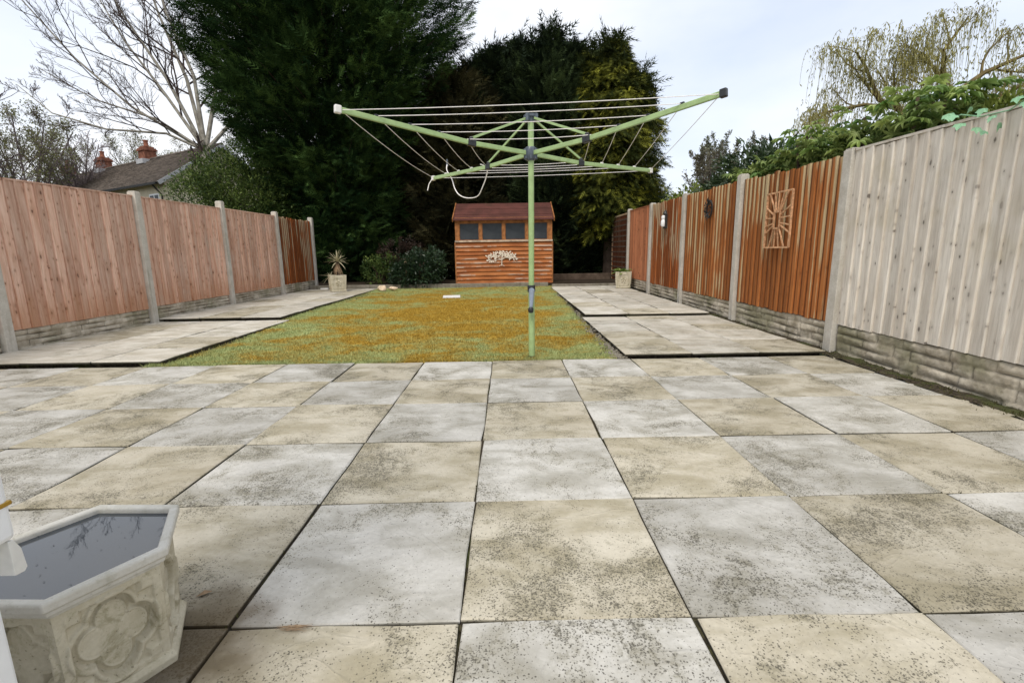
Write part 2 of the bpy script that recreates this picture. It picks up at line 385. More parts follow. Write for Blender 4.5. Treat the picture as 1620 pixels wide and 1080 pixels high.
def rock_mat():
    b = NB('rock faced concrete'); c = b.coord('Position')
    n = b.noise(c, 6, 6, 0.65); f = b.noise(c, 45, 4, 0.7); a = b.noise(c, 2.3, 5)
    col = b.mix(b.ramp(n, 0.3, 0.7), (0.28, 0.24, 0.175), (0.58, 0.52, 0.42))
    col = b.mix(b.ramp(a, 0.45, 0.65, 0, 0.6), col, (0.16, 0.16, 0.08))
    t = b.attr()     # tone falls towards the cast joints, colour darkens with it
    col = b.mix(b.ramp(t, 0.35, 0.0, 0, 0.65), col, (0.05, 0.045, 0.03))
    # thin red creeper stems' rusty trickles
    zs = b.n('ShaderNodeVectorMath', operation='MULTIPLY'); b.l(c, zs.inputs[0]); zs.inputs[1].default_value = (0, 9, 1.5)
    st = b.noise(zs.outputs[0], 1.0, 3, 0.6, 0.5)
    col = b.mix(b.ramp(st, 0.68, 0.74, 0, 0.5), col, (0.16, 0.055, 0.035))
    return b.done(col, 0.92, b.bump(b.math('ADD', n, b.math('MULTIPLY', f, 0.5)), 0.7, 0.01), 0.2)
M['rock'] = rock_mat()
def plain(name, col, rough=0.5, spec=0.4, metal=0.0, var=0.12, scale=20, bump=0.0):
    b = NB(name); c = b.coord('Object')
    n = b.noise(c, scale, 4, 0.6)
    d = tuple(x * (1 - var) for x in col); e = tuple(min(1, x * (1 + var)) for x in col)
    cc = b.mix(b.ramp(n, 0.3, 0.7), d, e)
    return b.done(cc, rough, b.bump(n, bump, 0.004) if bump else None, spec, metal)
M['airer'] = plain('green enamel', (0.31, 0.43, 0.19), 0.38, 0.45, var=0.10)
M['hub'] = plain('slate plastic', (0.085, 0.105, 0.13), 0.35, 0.5)
M['dark_plastic'] = plain('dark plastic', (0.016, 0.018, 0.02), 0.4, 0.5)
M['white_plastic'] = plain('white plastic', (0.72, 0.70, 0.66), 0.4, 0.5, var=0.05)
M['grey_plastic'] = plain('blue grey plastic', (0.27, 0.32, 0.40), 0.35, 0.5)
M['line'] = plain('washing line', (0.84, 0.80, 0.76), 0.6, 0.3, var=0.08)
M['upvc'] = plain('white frame', (0.80, 0.81, 0.82), 0.3, 0.5, var=0.02)
M['upvc_grime'] = plain('grimy white frame', (0.72, 0.71, 0.67), 0.45, 0.4, var=0.18, scale=9)
M['brass'] = plain('brass', (0.45, 0.28, 0.06), 0.35, 0.5, 1.0)
M['stone'] = plain('pale stone', (0.60, 0.47, 0.34), 0.85, 0.2, var=0.3, scale=9, bump=0.6)
M['white_tile'] = plain('white tile', (0.66, 0.65, 0.63), 0.6, 0.3, var=0.1)
M['bed'] = plain('bed soil', (0.035, 0.026, 0.018), 0.95, 0.1, var=0.5, scale=14, bump=0.8)
M['copper'] = plain('coppery rusted wire', (0.62, 0.36, 0.20), 0.4, 0.4, 0.1, var=0.35, scale=30)
M['dark_iron'] = plain('dark iron', (0.03, 0.03, 0.028), 0.5, 0.4, var=0.5, scale=50)
M['pewter'] = plain('pale painted metal', (0.68, 0.60, 0.50), 0.45, 0.4, var=0.15, scale=30)
M['felt'] = None
def felt():
    b = NB('red mineral felt'); c = b.coord('Object')
    n = b.noise(c, 2.5, 6, 0.7); f = b.noise(c, 160, 2)
    col = b.mix(b.ramp(n, 0.3, 0.7), (0.05, 0.020, 0.016), (0.10, 0.036, 0.029))
    col = b.mix(b.ramp(f, 0.4, 0.8, 0, 0.4), col, (0.22, 0.10, 0.08))
    col = b.mix(b.ramp(b.noise(c, 1.1, 4), 0.58, 0.75, 0, 0.6), col, (0.045, 0.04, 0.02))
    return b.done(col, 0.95, b.bump(f, 0.3, 0.002), 0.15)
M['felt'] = felt()
def clad():
    b = NB('waney shed cladding'); c = b.coord('Object', rand=1.0)
    gs = b.n('ShaderNodeVectorMath', operation='MULTIPLY'); b.l(c, gs.inputs[0]); gs.inputs[1].default_value = (1.4, 20, 26)
    g = b.noise(gs.outputs[0], 1.2, 5, 0.6, 0.4); big = b.noise(c, 1.6, 4)
    col = b.mix(b.ramp(big, 0.3, 0.7), (0.25, 0.075, 0.022), (0.42, 0.155, 0.05))
    col = b.mix(b.ramp(g, 0.45, 0.75, 0, 0.6), col, (0.15, 0.05, 0.02))
    lz = b.sep(b.coord('Object'))[2]
    pale = b.math('MULTIPLY', b.ramp(b.math('ADD', lz, b.math('MULTIPLY', b.math('SUBTRACT', g, 0.5), 0.05)), 0.034, 0.006), b.ramp(b.noise(c, 1.5, 5, 0.7), 0.47, 0.60))
    col = b.mix(b.math('MULTIPLY', pale, 0.6), col, (0.46, 0.38, 0.30))
    return b.done(col, 0.8, b.bump(g, 0.4, 0.004), 0.2)
M['clad'] = clad()
M['shed_trim'] = plain('orange shed trim', (0.28, 0.115, 0.04), 0.75, 0.2, var=0.4, scale=8)
M['shed_sill'] = plain('worn shed sill', (0.42, 0.33, 0.25), 0.85, 0.2, var=0.35, scale=8)
M['shed_glass'] = None
def glass():
    b = NB('dim window pane'); c = b.coord('Object')
    col = b.mix(b.ramp(b.noise(c, 3, 4), 0.3, 0.7), (0.018, 0.022, 0.027), (0.04, 0.046, 0.052))
    return b.done(col, 0.3, None, 0.25)
M['shed_glass'] = glass()
def water():
    b = NB('still water'); n = b.noise(b.coord('Position'), 14, 3)
    return b.done((0.03, 0.038, 0.048), 0.02, b.bump(n, 0.02, 0.003), 1.0)
M['water'] = water()

def leaf_mat(name, dark, light, alt=None, alt_k=0.0, trans=0.25, rough=0.55, spec=0.25, lo=0.0, hi=1.0):
    b = NB(name); t = b.attr()
    if lo > 0: t = b.ramp(t, lo, hi)
    col = b.mix(t, dark, light)
    c = b.coord('Object'); n = b.noise(c, 1.4, 3, 0.6)
    col = b.mix(b.ramp(n, 0.38, 0.64, 0.55, 0.0), col, dark)
    if alt is not None:
        col = b.mix(b.math('MULTIPLY', b.ramp(b.noise(c, 0.8, 3), 0.45, 0.6), alt_k), col, alt)
    b.done(col, rough, None, spec)
    if trans > 0:
        tr = b.n('ShaderNodeBsdfTranslucent'); b.put(tr.inputs['Color'], col)
        mx = b.n('ShaderNodeMixShader'); mx.inputs[0].default_value = trans
        b.l(b.b.outputs[0], mx.inputs[1]); b.l(tr.outputs[0], mx.inputs[2]); b.l(mx.outputs[0], b.out.inputs[0])
    return b.m
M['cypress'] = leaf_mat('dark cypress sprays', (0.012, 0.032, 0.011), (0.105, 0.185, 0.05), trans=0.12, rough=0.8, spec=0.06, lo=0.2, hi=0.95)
M['brown_cypress'] = leaf_mat('dull brown green sprays', (0.020, 0.022, 0.011), (0.11, 0.10, 0.045), trans=0.12, rough=0.8, spec=0.06, lo=0.2, hi=0.95)
M['black_cypress'] = leaf_mat('blackish green sprays', (0.012, 0.020, 0.011), (0.11, 0.16, 0.062), trans=0.12, rough=0.8, spec=0.06, lo=0.2, hi=0.95)
M['gold_cypress'] = leaf_mat('golden cypress sprays', (0.028, 0.038, 0.010), (0.50, 0.50, 0.07), alt=(0.026, 0.038, 0.014), alt_k=0.6, trans=0.2, rough=0.8, spec=0.06, lo=0.28, hi=0.98)
M['shrub_leaf'] = leaf_mat('shrub leaves', (0.03, 0.06, 0.014), (0.21, 0.28, 0.07), lo=.1, hi=.95)
M['dark_leaf'] = leaf_mat('dark glossy leaves', (0.014, 0.030, 0.014), (0.055, 0.10, 0.045), rough=0.35, spec=0.45)
M['laurel_leaf'] = leaf_mat('laurel leaves', (0.018, 0.038, 0.014), (0.085, 0.125, 0.05), rough=0.4, spec=0.4)
M['photinia_leaf'] = leaf_mat('reddish green leaves', (0.10, 0.115, 0.07), (0.29, 0.30, 0.20), alt=(0.16, 0.085, 0.06), alt_k=0.3)
M['lime_leaf'] = leaf_mat('young yellow green leaves', (0.12, 0.16, 0.03), (0.30, 0.34, 0.07))
M['red_leaf'] = leaf_mat('purple brown leaves', (0.022, 0.017, 0.012), (0.085, 0.05, 0.036))
M['willow_leaf'] = leaf_mat('willow catkins and strands', (0.22, 0.205, 0.075), (0.42, 0.39, 0.135))
M['haze_leaf'] = leaf_mat('early spring buds', (0.14, 0.15, 0.06), (0.24, 0.24, 0.10))
def fatsia():
    b = NB('fatsia leaf'); r = b.rand()
    col = b.mix(r, (0.10, 0.19, 0.04), (0.38, 0.47, 0.14))
    b.done(col, 0.38, None, 0.45)
    tr = b.n('ShaderNodeBsdfTranslucent'); b.put(tr.inputs['Color'], col); mx = b.n('ShaderNodeMixShader'); mx.inputs[0].default_value = 0.22
    b.l(b.b.outputs[0], mx.inputs[1]); b.l(tr.outputs[0], mx.inputs[2]); b.l(mx.outputs[0], b.out.inputs[0])
    return b.m
M['fatsia'] = fatsia()
M['ivy'] = plain('mint green artificial leaf', (0.20, 0.38, 0.22), 0.5, 0.35, var=0.2, scale=40)
def bark_mat(name, c0, c1, lic=None):
    b = NB(name); c = b.coord('Object')
    n = b.noise(c, 5, 5, 0.65)
    col = b.mix(b.ramp(n, 0.3, 0.7), c0, c1)
    if lic: col = b.mix(b.ramp(b.noise(c, 0.7, 4), 0.45, 0.62, 0, 0.8), col, lic)
    return b.done(col, 0.9, b.bump(n, 0.4, 0.02), 0.15)
M['bark'] = bark_mat('brown bark', (0.06, 0.042, 0.03), (0.13, 0.095, 0.07))
M['pale_bark'] = bark_mat('pale grey bark', (0.20, 0.18, 0.15), (0.36, 0.34, 0.29))
M['twig'] = bark_mat('dark twigs', (0.035, 0.026, 0.024), (0.085, 0.062, 0.055))
M['far_twig'] = bark_mat('far purple brown twigs', (0.13, 0.105, 0.11), (0.21, 0.175, 0.17))
M['willow_bark'] = bark_mat('willow bark', (0.10, 0.075, 0.035), (0.20, 0.155, 0.07))
M['yucca'] = plain('pale strap leaf', (0.40, 0.37, 0.24), 0.6, 0.3, var=0.3, scale=12)
M['dead_leaf'] = plain('dry brown leaf', (0.30, 0.21, 0.13), 0.85, 0.15, var=0.4, scale=12)
M['cream'] = plain('cream render', (0.62, 0.56, 0.42), 0.9, 0.15, var=0.08, scale=2)
M['roof_tile'] = plain('brown roof tile', (0.12, 0.10, 0.085), 0.9, 0.15, var=0.35, scale=3)
M['brick'] = plain('red chimney brick', (0.20, 0.085, 0.055), 0.9, 0.15, var=0.35, scale=6)
M['pot'] = plain('terracotta', (0.27, 0.11, 0.07), 0.85, 0.2)
M['lead'] = plain('pale lead', (0.42, 0.43, 0.45), 0.6, 0.3)
M['black'] = plain('black gutter', (0.012, 0.012, 0.012), 0.5, 0.3)
M['green_roof'] = plain('green painted felt', (0.02, 0.17, 0.085), 0.6, 0.3)
M['red_verge'] = plain('red verge', (0.28, 0.05, 0.04), 0.7, 0.3)

# ------------------------------------------------------------------ ground, patio, paths, lawn
g = MB(); g.box(-700, 700, -300, 1100, -0.30, -0.12)
tag(g.obj('ground', M['ground']), kind='structure')
def wobble(n, a): return [rnd.uniform(-a, a) for _ in range(n)]
def slab_mesh(name, sx, sy, m, t=0.045):
    """slightly irregular riven slab, chamfered top edge, ~44 triangles"""
    out = []
    for (x0, y0, x1, y1) in ((0, 0, 1, 0), (1, 0, 1, 1), (1, 1, 0, 1), (0, 1, 0, 0)):
        for k in (0.0, rnd.uniform(0.2, 0.42), rnd.uniform(0.58, 0.8)):
            x = x0 + (x1 - x0) * k; y = y0 + (y1 - y0) * k
            out.append([(x - .5) * sx + rnd.uniform(-.004, .0035) * (1 if x > .5 else -1), (y - .5) * sy + rnd.uniform(-.004, .0035) * (1 if y > .5 else -1)])
            if k == 0 and rnd.random() < .25: out[-1][0] *= .988; out[-1][1] *= .988
    n = len(out); mb = MB(); c = rnd.uniform(.003, .006)
    zz = [rnd.uniform(-.0022, .0022) for _ in range(n)]
    for (x, y), z in zip(out, zz): mb.v.append((x * (1 - 2 * c / sx), y * (1 - 2 * c / sy), z))
    for (x, y), z in zip(out, zz): mb.v.append((x, y, z - c * 0.8))
    for (x, y), z in zip(out, zz): mb.v.append((x * .99, y * .99, -t))
    mb.f.append(tuple(range(n)))
    for r_ in (0, n):
        for k in range(n): mb.f.append((r_ + (k + 1) % n, r_ + k, r_ + n + k, r_ + n + (k + 1) % n))
    return mb.mesh(name, m)
patio = MB(); patio.box(-4.95, 2.92, -1.2, 4.04, -0.12, -0.014)
patio = tag(patio.obj('patio', M['soil']), kind='structure')
cols = [-4.95, -4.335, -3.732, -3.128, -2.534, -1.927, -1.335, -0.731, -0.136, 0.471, 1.075, 1.681, 2.277, 2.83]
rows = [4.063, 3.469, 2.894, 2.284, 1.683, 1.077, 0.470, -0.135, -0.74]
SM = {}
def slab(parent, x0, x1, y0, y1, z, key, gap=0.0028, t=0.045):
    gap += rnd.choice((-.001, 0, .001, .002))
    sx, sy = round(x1 - x0 - 2 * gap, 2), round(y1 - y0 - 2 * gap, 2)
    k = (sx, sy, key, t)
    if k not in SM: SM[k] = [slab_mesh('paving_slab', sx, sy, M[key], t) for _ in range(3)]
    me = rnd.choice(SM[k])
    o = inst('paving_slab', me, parent, ((x0 + x1) / 2, (y0 + y1) / 2, z + rnd.uniform(-.003, .003)), (rnd.uniform(-.004, .004), rnd.uniform(-.004, .004), rnd.uniform(-.004, .004)))
    return o
for ci in range(len(cols) - 1):
    for rj in range(len(rows) - 1):
        i = ci - 8
        key = 'slab_buff' if (i + rj) % 2 == 0 else 'slab_grey'
        slab(patio, cols[ci], cols[ci + 1], rows[rj + 1], rows[rj], 0.0, key)
def path(name, x0, x1, y0, y1, z, bed_th, cols_, rowsets):
    mb = MB(); mb.box(x0 + .03, x1 - .01, y0 + .075, y1, z - bed_th - .05, z - .021)
    p = tag(mb.obj(name, M['soil']), kind='structure')
    for (c0, c1), ys in zip(zip(cols_[:-1], cols_[1:]), rowsets):
        for a, b in zip(ys[:-1], ys[1:]):
            slab(p, c0, c1, a, b, z, rnd.choice(['slab_pale', 'slab_pale', 'slab_pale', 'slab_buff']), 0.005, 0.02)
    return p
def steps(y0, y1, ds, off=0):
    ys = [y0]; i = off
    while ys[-1] + ds[i % len(ds)] < y1 - 0.15: ys.append(ys[-1] + ds[i % len(ds)]); i += 1
    return ys + [y1]
path('path', -4.88, -3.04, 4.08, 6.62, 0.045, .06, [-4.88, -4.27, -3.65, -3.04], [steps(4.08, 6.62, [.6, .45, .6], 0), steps(4.08, 6.62, [.6, .6, .45], 0), steps(4.08, 6.62, [.6, .62, .6], 0)])
path('path', -4.88, -3.16, 6.62, 11.72, 0.090, .06, [-4.88, -4.3, -3.72, -3.16], [steps(6.62, 11.72, [.6, .9, .6], k) for k in range(3)])
path('path', 1.03, 2.82, 4.085, 6.50, 0.035, .05, [1.03, 1.63, 2.23, 2.82], [steps(4.085, 6.5, [.6, .6, .6, .3], 0), steps(4.085, 6.5, [.62, .9, .6], 0), steps(4.085, 6.5, [.6, .6, .45], 0)])
path('path', 1.07, 2.80, 6.50, 11.80, 0.072, .06, [1.07, 1.68, 2.25, 2.80], [steps(6.5, 11.8, [.6, .9, .6], k) for k in (1, 2, 0)])
# soil strips beside the paths and along the fences (lumpy sheets)
def strip(name, x0, x1, y0, y1, z0, z1, m, nx, ny, amp):
    X = np.linspace(x0, x1, nx); Y = np.linspace(y0, y1, ny)
    gx, gy = np.meshgrid(X, Y)
    gz = z0 + (z1 - z0) * (gy - y0) / (y1 - y0) + RNG.uniform(-amp, amp, gx.shape)
    V = np.stack([gx, gy, gz], -1).reshape(-1, 3)
    idx = np.arange(nx * ny).reshape(ny, nx)
    F = np.stack([idx[:-1, :-1], idx[:-1, 1:], idx[1:, 1:], idx[1:, :-1]], -1).reshape(-1, 4)
    return tag(inst(name, np_mesh(name, V, F, m, tone=RNG.random(len(V)), smooth=True)), kind='structure')
strip('soil_strip', 2.78, 3.00, -.6, 11.8, -0.012, 0.045, M['soil'], 6, 160, .012)
strip('soil_strip', -5.0, -4.85, -.6, 11.8, -0.015, 0.075, M['soil'], 4, 120, .01)
strip('soil_strip', 0.84, 1.10, 4.06, 11.8, -0.012, 0.045, M['soil'], 8, 140, .010)
strip('soil_strip', -3.24, -3.0, 4.06, 11.75, -0.010, 0.065, M['soil'], 6, 120, .010)
def lawn_z(x, y): return -0.006 + (y - 4.07) / 7.8 * 0.082 + 0.012 * np.sin(x * 1.7 + 1) * np.sin(y * 1.1) * np.clip((y - 4.1) / 1.0, 0, 1)
def lawn_lr(y): return -3.13 - 0.02 * (y - 4) / 7 + 0.02 * np.sin(y * 5.1), 0.93 + 0.015 * (y - 4) + 0.02 * np.sin(y * 4.3 + 1)
nx, ny = 90, 160
YY = np.linspace(4.055, 11.98, ny)
lx, rx = lawn_lr(YY)
T_ = np.linspace(0, 1, nx)
GX = lx[:, None] + (rx - lx)[:, None] * T_[None]; GY = np.repeat(YY[:, None], nx, 1)
GZ = lawn_z(GX, GY) + RNG.uniform(-.005, .005, GX.shape)
idx = np.arange(nx * ny).reshape(ny, nx)
LF = np.stack([idx[:-1, :-1], idx[:-1, 1:], idx[1:, 1:], idx[1:, :-1]], -1).reshape(-1, 4)
tag(inst('lawn', np_mesh('lawn', np.stack([GX, GY, GZ], -1).reshape(-1, 3), LF, M['lawn'], tone=np.clip(RNG.normal(.35, .2, nx * ny), 0, 1), smooth=True)), kind='structure')
nb = 190000
by = 4.06 + 7.85 * RNG.random(nb) ** 1.45; tx = RNG.random(nb)
l_, r_ = lawn_lr(by); bx = l_ - .03 + (r_ - l_ + .06) * tx
bz = lawn_z(bx, by)
hh = RNG.uniform(.006, .022, nb) * (1 + .9 * (RNG.random(nb) > .93)); aa = RNG.uniform(0, 2 * PI, nb); ww = RNG.uniform(.0025, .006, nb)
ca, sa = np.cos(aa), np.sin(aa); ln = RNG.normal(0, .009, (nb, 2))
BV = np.stack([np.stack([bx - ca * ww, by - sa * ww, bz - .003], -1), np.stack([bx + ca * ww, by + sa * ww, bz - .003], -1), np.stack([bx + ln[:, 0], by + ln[:, 1], bz + hh], -1)], 1).reshape(-1, 3)
tb = np.clip(RNG.normal(.5, .28, nb), 0, 1)
ne = 9000      # longer ragged blades along the edges and round the pole
ey = 4.045 + 7.8 * RNG.random(ne) ** 1.6; el, er = lawn_lr(ey); sd = RNG.random(ne)
ex = np.where(sd < .3, el + RNG.normal(0, .03, ne), er + RNG.normal(0, .03, ne))
fr = sd > .62; ex = np.where(fr, RNG.uniform(-3.1, .93, ne), ex); ey = np.where(fr, 4.065 + np.abs(RNG.normal(0, .02, ne)), ey)
pl2 = sd > .96; pa = RNG.uniform(0, 2 * PI, ne); pr2 = .035 + np.abs(RNG.normal(0, .03, ne)); ex = np.where(pl2, .215 + pr2 * np.cos(pa), ex); ey = np.where(pl2, 4.2 + pr2 * np.sin(pa), ey)
keep = np.sin(ex * 5.3) + np.sin(ey * 3.7 + ex * 2.1) > -.3; ex, ey, pa = ex[keep], ey[keep], pa[keep]; ne = len(ex)
ez = lawn_z(ex, ey); eh = RNG.uniform(.015, .042, ne); el_ = RNG.normal(0, .016, (ne, 2)); ew = RNG.uniform(.002, .004, ne)
EV = np.stack([np.stack([ex - np.cos(pa) * ew, ey - np.sin(pa) * ew, ez - .004], -1), np.stack([ex + np.cos(pa) * ew, ey + np.sin(pa) * ew, ez - .004], -1), np.stack([ex + el_[:, 0], ey + el_[:, 1], ez + eh], -1)], 1).reshape(-1, 3)
BV = np.concatenate([BV, EV]); tb = np.concatenate([tb, np.clip(RNG.normal(.5, .3, ne), 0, 1)]); nb += ne
tag(inst('grass', np_mesh('grass', BV, np.arange(nb * 3).reshape(-1, 3), M['lawn'], tone=np.repeat(tb, 3))), 'short patchy green and rust coloured moss and grass of the lawn', 'grass', kind='stuff')

# small rubble in the gap between lawn and path
TVs = np.array([(1, 0, 0), (-.8, .3, 0), (-.2, .9, .1), (0, -.9, 0), (.1, .1, .8), (0, 0, -.7)], float)
TFs = np.array([(0, 2, 4), (2, 1, 4), (1, 3, 4), (3, 0, 4), (2, 0, 5), (1, 2, 5), (3, 1, 5), (0, 3, 5)])
n = 620
py_ = 4.1 + 7.4 * RNG.random(n) ** 1.6; px_ = RNG.normal(0.985, .035, n) + .012 * (py_ - 4.1) * .4
P_ = np.stack([px_, py_, -.002 + (py_ - 4.1) * .0075], -1)
V_, F_ = scatter(TVs, TFs, P_, RNG.normal(size=(n, 3)), RNG.normal(size=(n, 3)), RNG.uniform(.006, .026, n))
tag(inst('gravel', np_mesh('gravel', V_, F_, M['kerb'])), 'loose stones and soil crumbs in the gap beside the lawn', 'gravel', kind='stuff')
# moss cushions and weeds: along the fence foot and in patio joints
n = 1800
a_ = RNG.random(n)
mx_ = RNG.normal(2.87, .05, n); my_ = 2.2 + 6.5 * a_ ** 1.3; mz_ = -.008 + (my_ - .5) * .005
n2 = 2600
jx = RNG.choice(np.array(cols[1:-1]), n2) + RNG.normal(0, .0035, n2); jy = RNG.uniform(0.6, 4.05, n2)
sel = RNG.random(n2) < .25
jy2 = RNG.choice(np.array(rows[:-1]), n2) + RNG.normal(0, .0035, n2); jx2 = RNG.uniform(-4.8, 2.8, n2)
jx = np.where(sel, jx2, jx); jy = np.where(sel, jy2, jy)
keep = (np.sin(jx * 3.1 + jy * 2.3) + np.sin(jy * 7.7 + jx)) > .15
P_ = np.concatenate([np.stack([mx_, my_, mz_], -1), np.stack([jx, jy, np.full(n2, -.013)], -1)[keep]])
n = len(P_)
TVt = np.array([(-.25, 0, 0), (.25, 0, 0), (0, .2, 1), (0, -.25, 0), (0, .25, 0), (.2, 0, .9)], float); TFt = np.array([(0, 1, 2), (3, 4, 5)])
U_ = np.concatenate([unit(RNG.normal(size=(n, 2))), np.zeros((n, 1))], 1); W_ = np.tile(np.array([[0, 0, 1.]]), (n, 1)) + RNG.normal(0, .4, (n, 3))
V_, F_ = scatter(TVt, TFt, P_, U_, W_, RNG.uniform(.006, .016, n))
M['moss'] = leaf_mat('joint moss', (0.045, 0.042, 0.015), (0.14, 0.13, 0.045), trans=0.0)
tag(inst('moss', np_mesh('moss', V_, F_, M['moss'], tone=np.repeat(RNG.random(n), 6))), 'dark green moss in the paving joints and along the fence foot', 'moss', kind='stuff')

# raised bed at the end of the garden
kb = MB(); kb.box(-4.86, 1.02, 11.80, 11.93, 0.0, 0.172)
tag(kb.obj('edging_kerb', M['kerb'], bevel=.008), kind='structure')
bed = MB(); bed.box(-9, 7, 11.932, 24, -0.11, 0.150)
tag(bed.obj('garden_bed', M['bed']), kind='structure')
st = empty('garden_step', (0, 0, 0)); tag(st, kind='structure')
d = MB(); d.box(1.12, 2.86, 11.81, 13.2, 0.02, 0.124); d.obj('step_slab', M['kerb'], st, bevel=.01)
d = MB(); d.box(1.25, 2.86, 13.2, 13.32, 0.124, 0.31); d.obj('timber_sleeper', M['bark'], st, bevel=.01)

# ------------------------------------------------------------------ fences
def board_mesh(name, w, h, m, thick=.023, thin=.003):
    """feather-edge board: local x = out of the fence, y = along it, z up. taller edge varies a little"""
    mb = MB(); a = rnd.uniform(-.006, .006); e = .0025
    prof = [(0, 0), (thin, 0), (thick, w - .007), (thick - .0015, w - .0015), (thick - .006, w), (0, w)]
    n = len(prof)
    for z in (rnd.uniform(-.004, .004), h + a):
        for x, y in prof: mb.v.append((x, y, z))
    for k in range(n): mb.f.append((k, (k + 1) % n, n + (k + 1) % n, n + k))
    mb.f.append(tuple(reversed(range(n)))); mb.f.append(tuple(range(n, 2 * n)))
    return mb.mesh(name, m)
def rock_mesh(name, length, h, seed):
    """cast rock-faced gravel board: courses of stones with recessed joints"""
    r2 = np.random.default_rng(seed)
    nx_, nz_ = 150, 26
    X = np.linspace(0, length, nx_); Z = np.linspace(0, h, nz_)
    gx, gz = np.meshgrid(X, Z)
    course = h / 4.0
    H = np.zeros_like(gx); D = np.zeros_like(gx)
    for c in range(4):
        cuts = [0.0]
        while cuts[-1] < length: cuts.append(cuts[-1] + r2.uniform(.14, .36))
        for a, b in zip(cuts[:-1], cuts[1:]):
            wv = .006 * np.sin(gx * 9 + c)
            ins = (gx >= a) & (gx < b) & (gz >= c * course) & (gz <= (c + 1) * course + 1e-6)
            u = np.minimum(gx - a, b - gx); v = np.minimum(gz - c * course, (c + 1) * course - gz)
            e = np.clip(np.minimum(u, v + wv) / .016, 0, 1)
            ht = (.55 + .45 * r2.random())
            tilt = 1 + r2.uniform(-.5, .5) * (gx - (a + b) / 2) / (b - a) + r2.uniform(-.5, .5) * (gz - (c + .5) * course) / course
            H = np.where(ins, e ** .7 * ht * tilt * .022, H); D = np.where(ins, e * ht, D)
    H = H + r2.normal(0, .0022, H.shape)
    edge = np.minimum(np.minimum(gx, length - gx) / .02, 1); H = H * np.clip(edge, 0, 1)
    V = np.stack([H, gx, gz], -1).reshape(-1, 3)
    idx = np.arange(nx_ * nz_).reshape(nz_, nx_)
    F = np.stack([idx[:-1, :-1], idx[:-1, 1:], idx[1:, 1:], idx[1:, :-1]], -1).reshape(-1, 4)
    nV = len(V)
    back = np.array([(-.03, 0, 0), (-.03, length, 0), (-.03, length, h), (-.03, 0, h)])
    # top lip strip
    top = np.stack([idx[-1, :-1], idx[-1, 1:]], -1)
    tb_ = V[idx[-1]] * np.array([0, 1, 1]) + np.array([-.03, 0, 0])
    V = np.concatenate([V, tb_, back])
    F2 = np.stack([idx[-1, :-1], idx[-1, 1:], nV + np.arange(1, nx_), nV + np.arange(nx_ - 1)], -1)
    F3 = np.array([[nV + nx_ + 3, nV + nx_ + 2, nV + nx_ + 1, nV + nx_]])
    t = np.concatenate([D.ravel(), np.ones(nx_ + 4)])
    return np_mesh(name, V, np.concatenate([F, F2, F3]), M['rock'], tone=t, smooth=True)
ROCK = {}
BM = {}
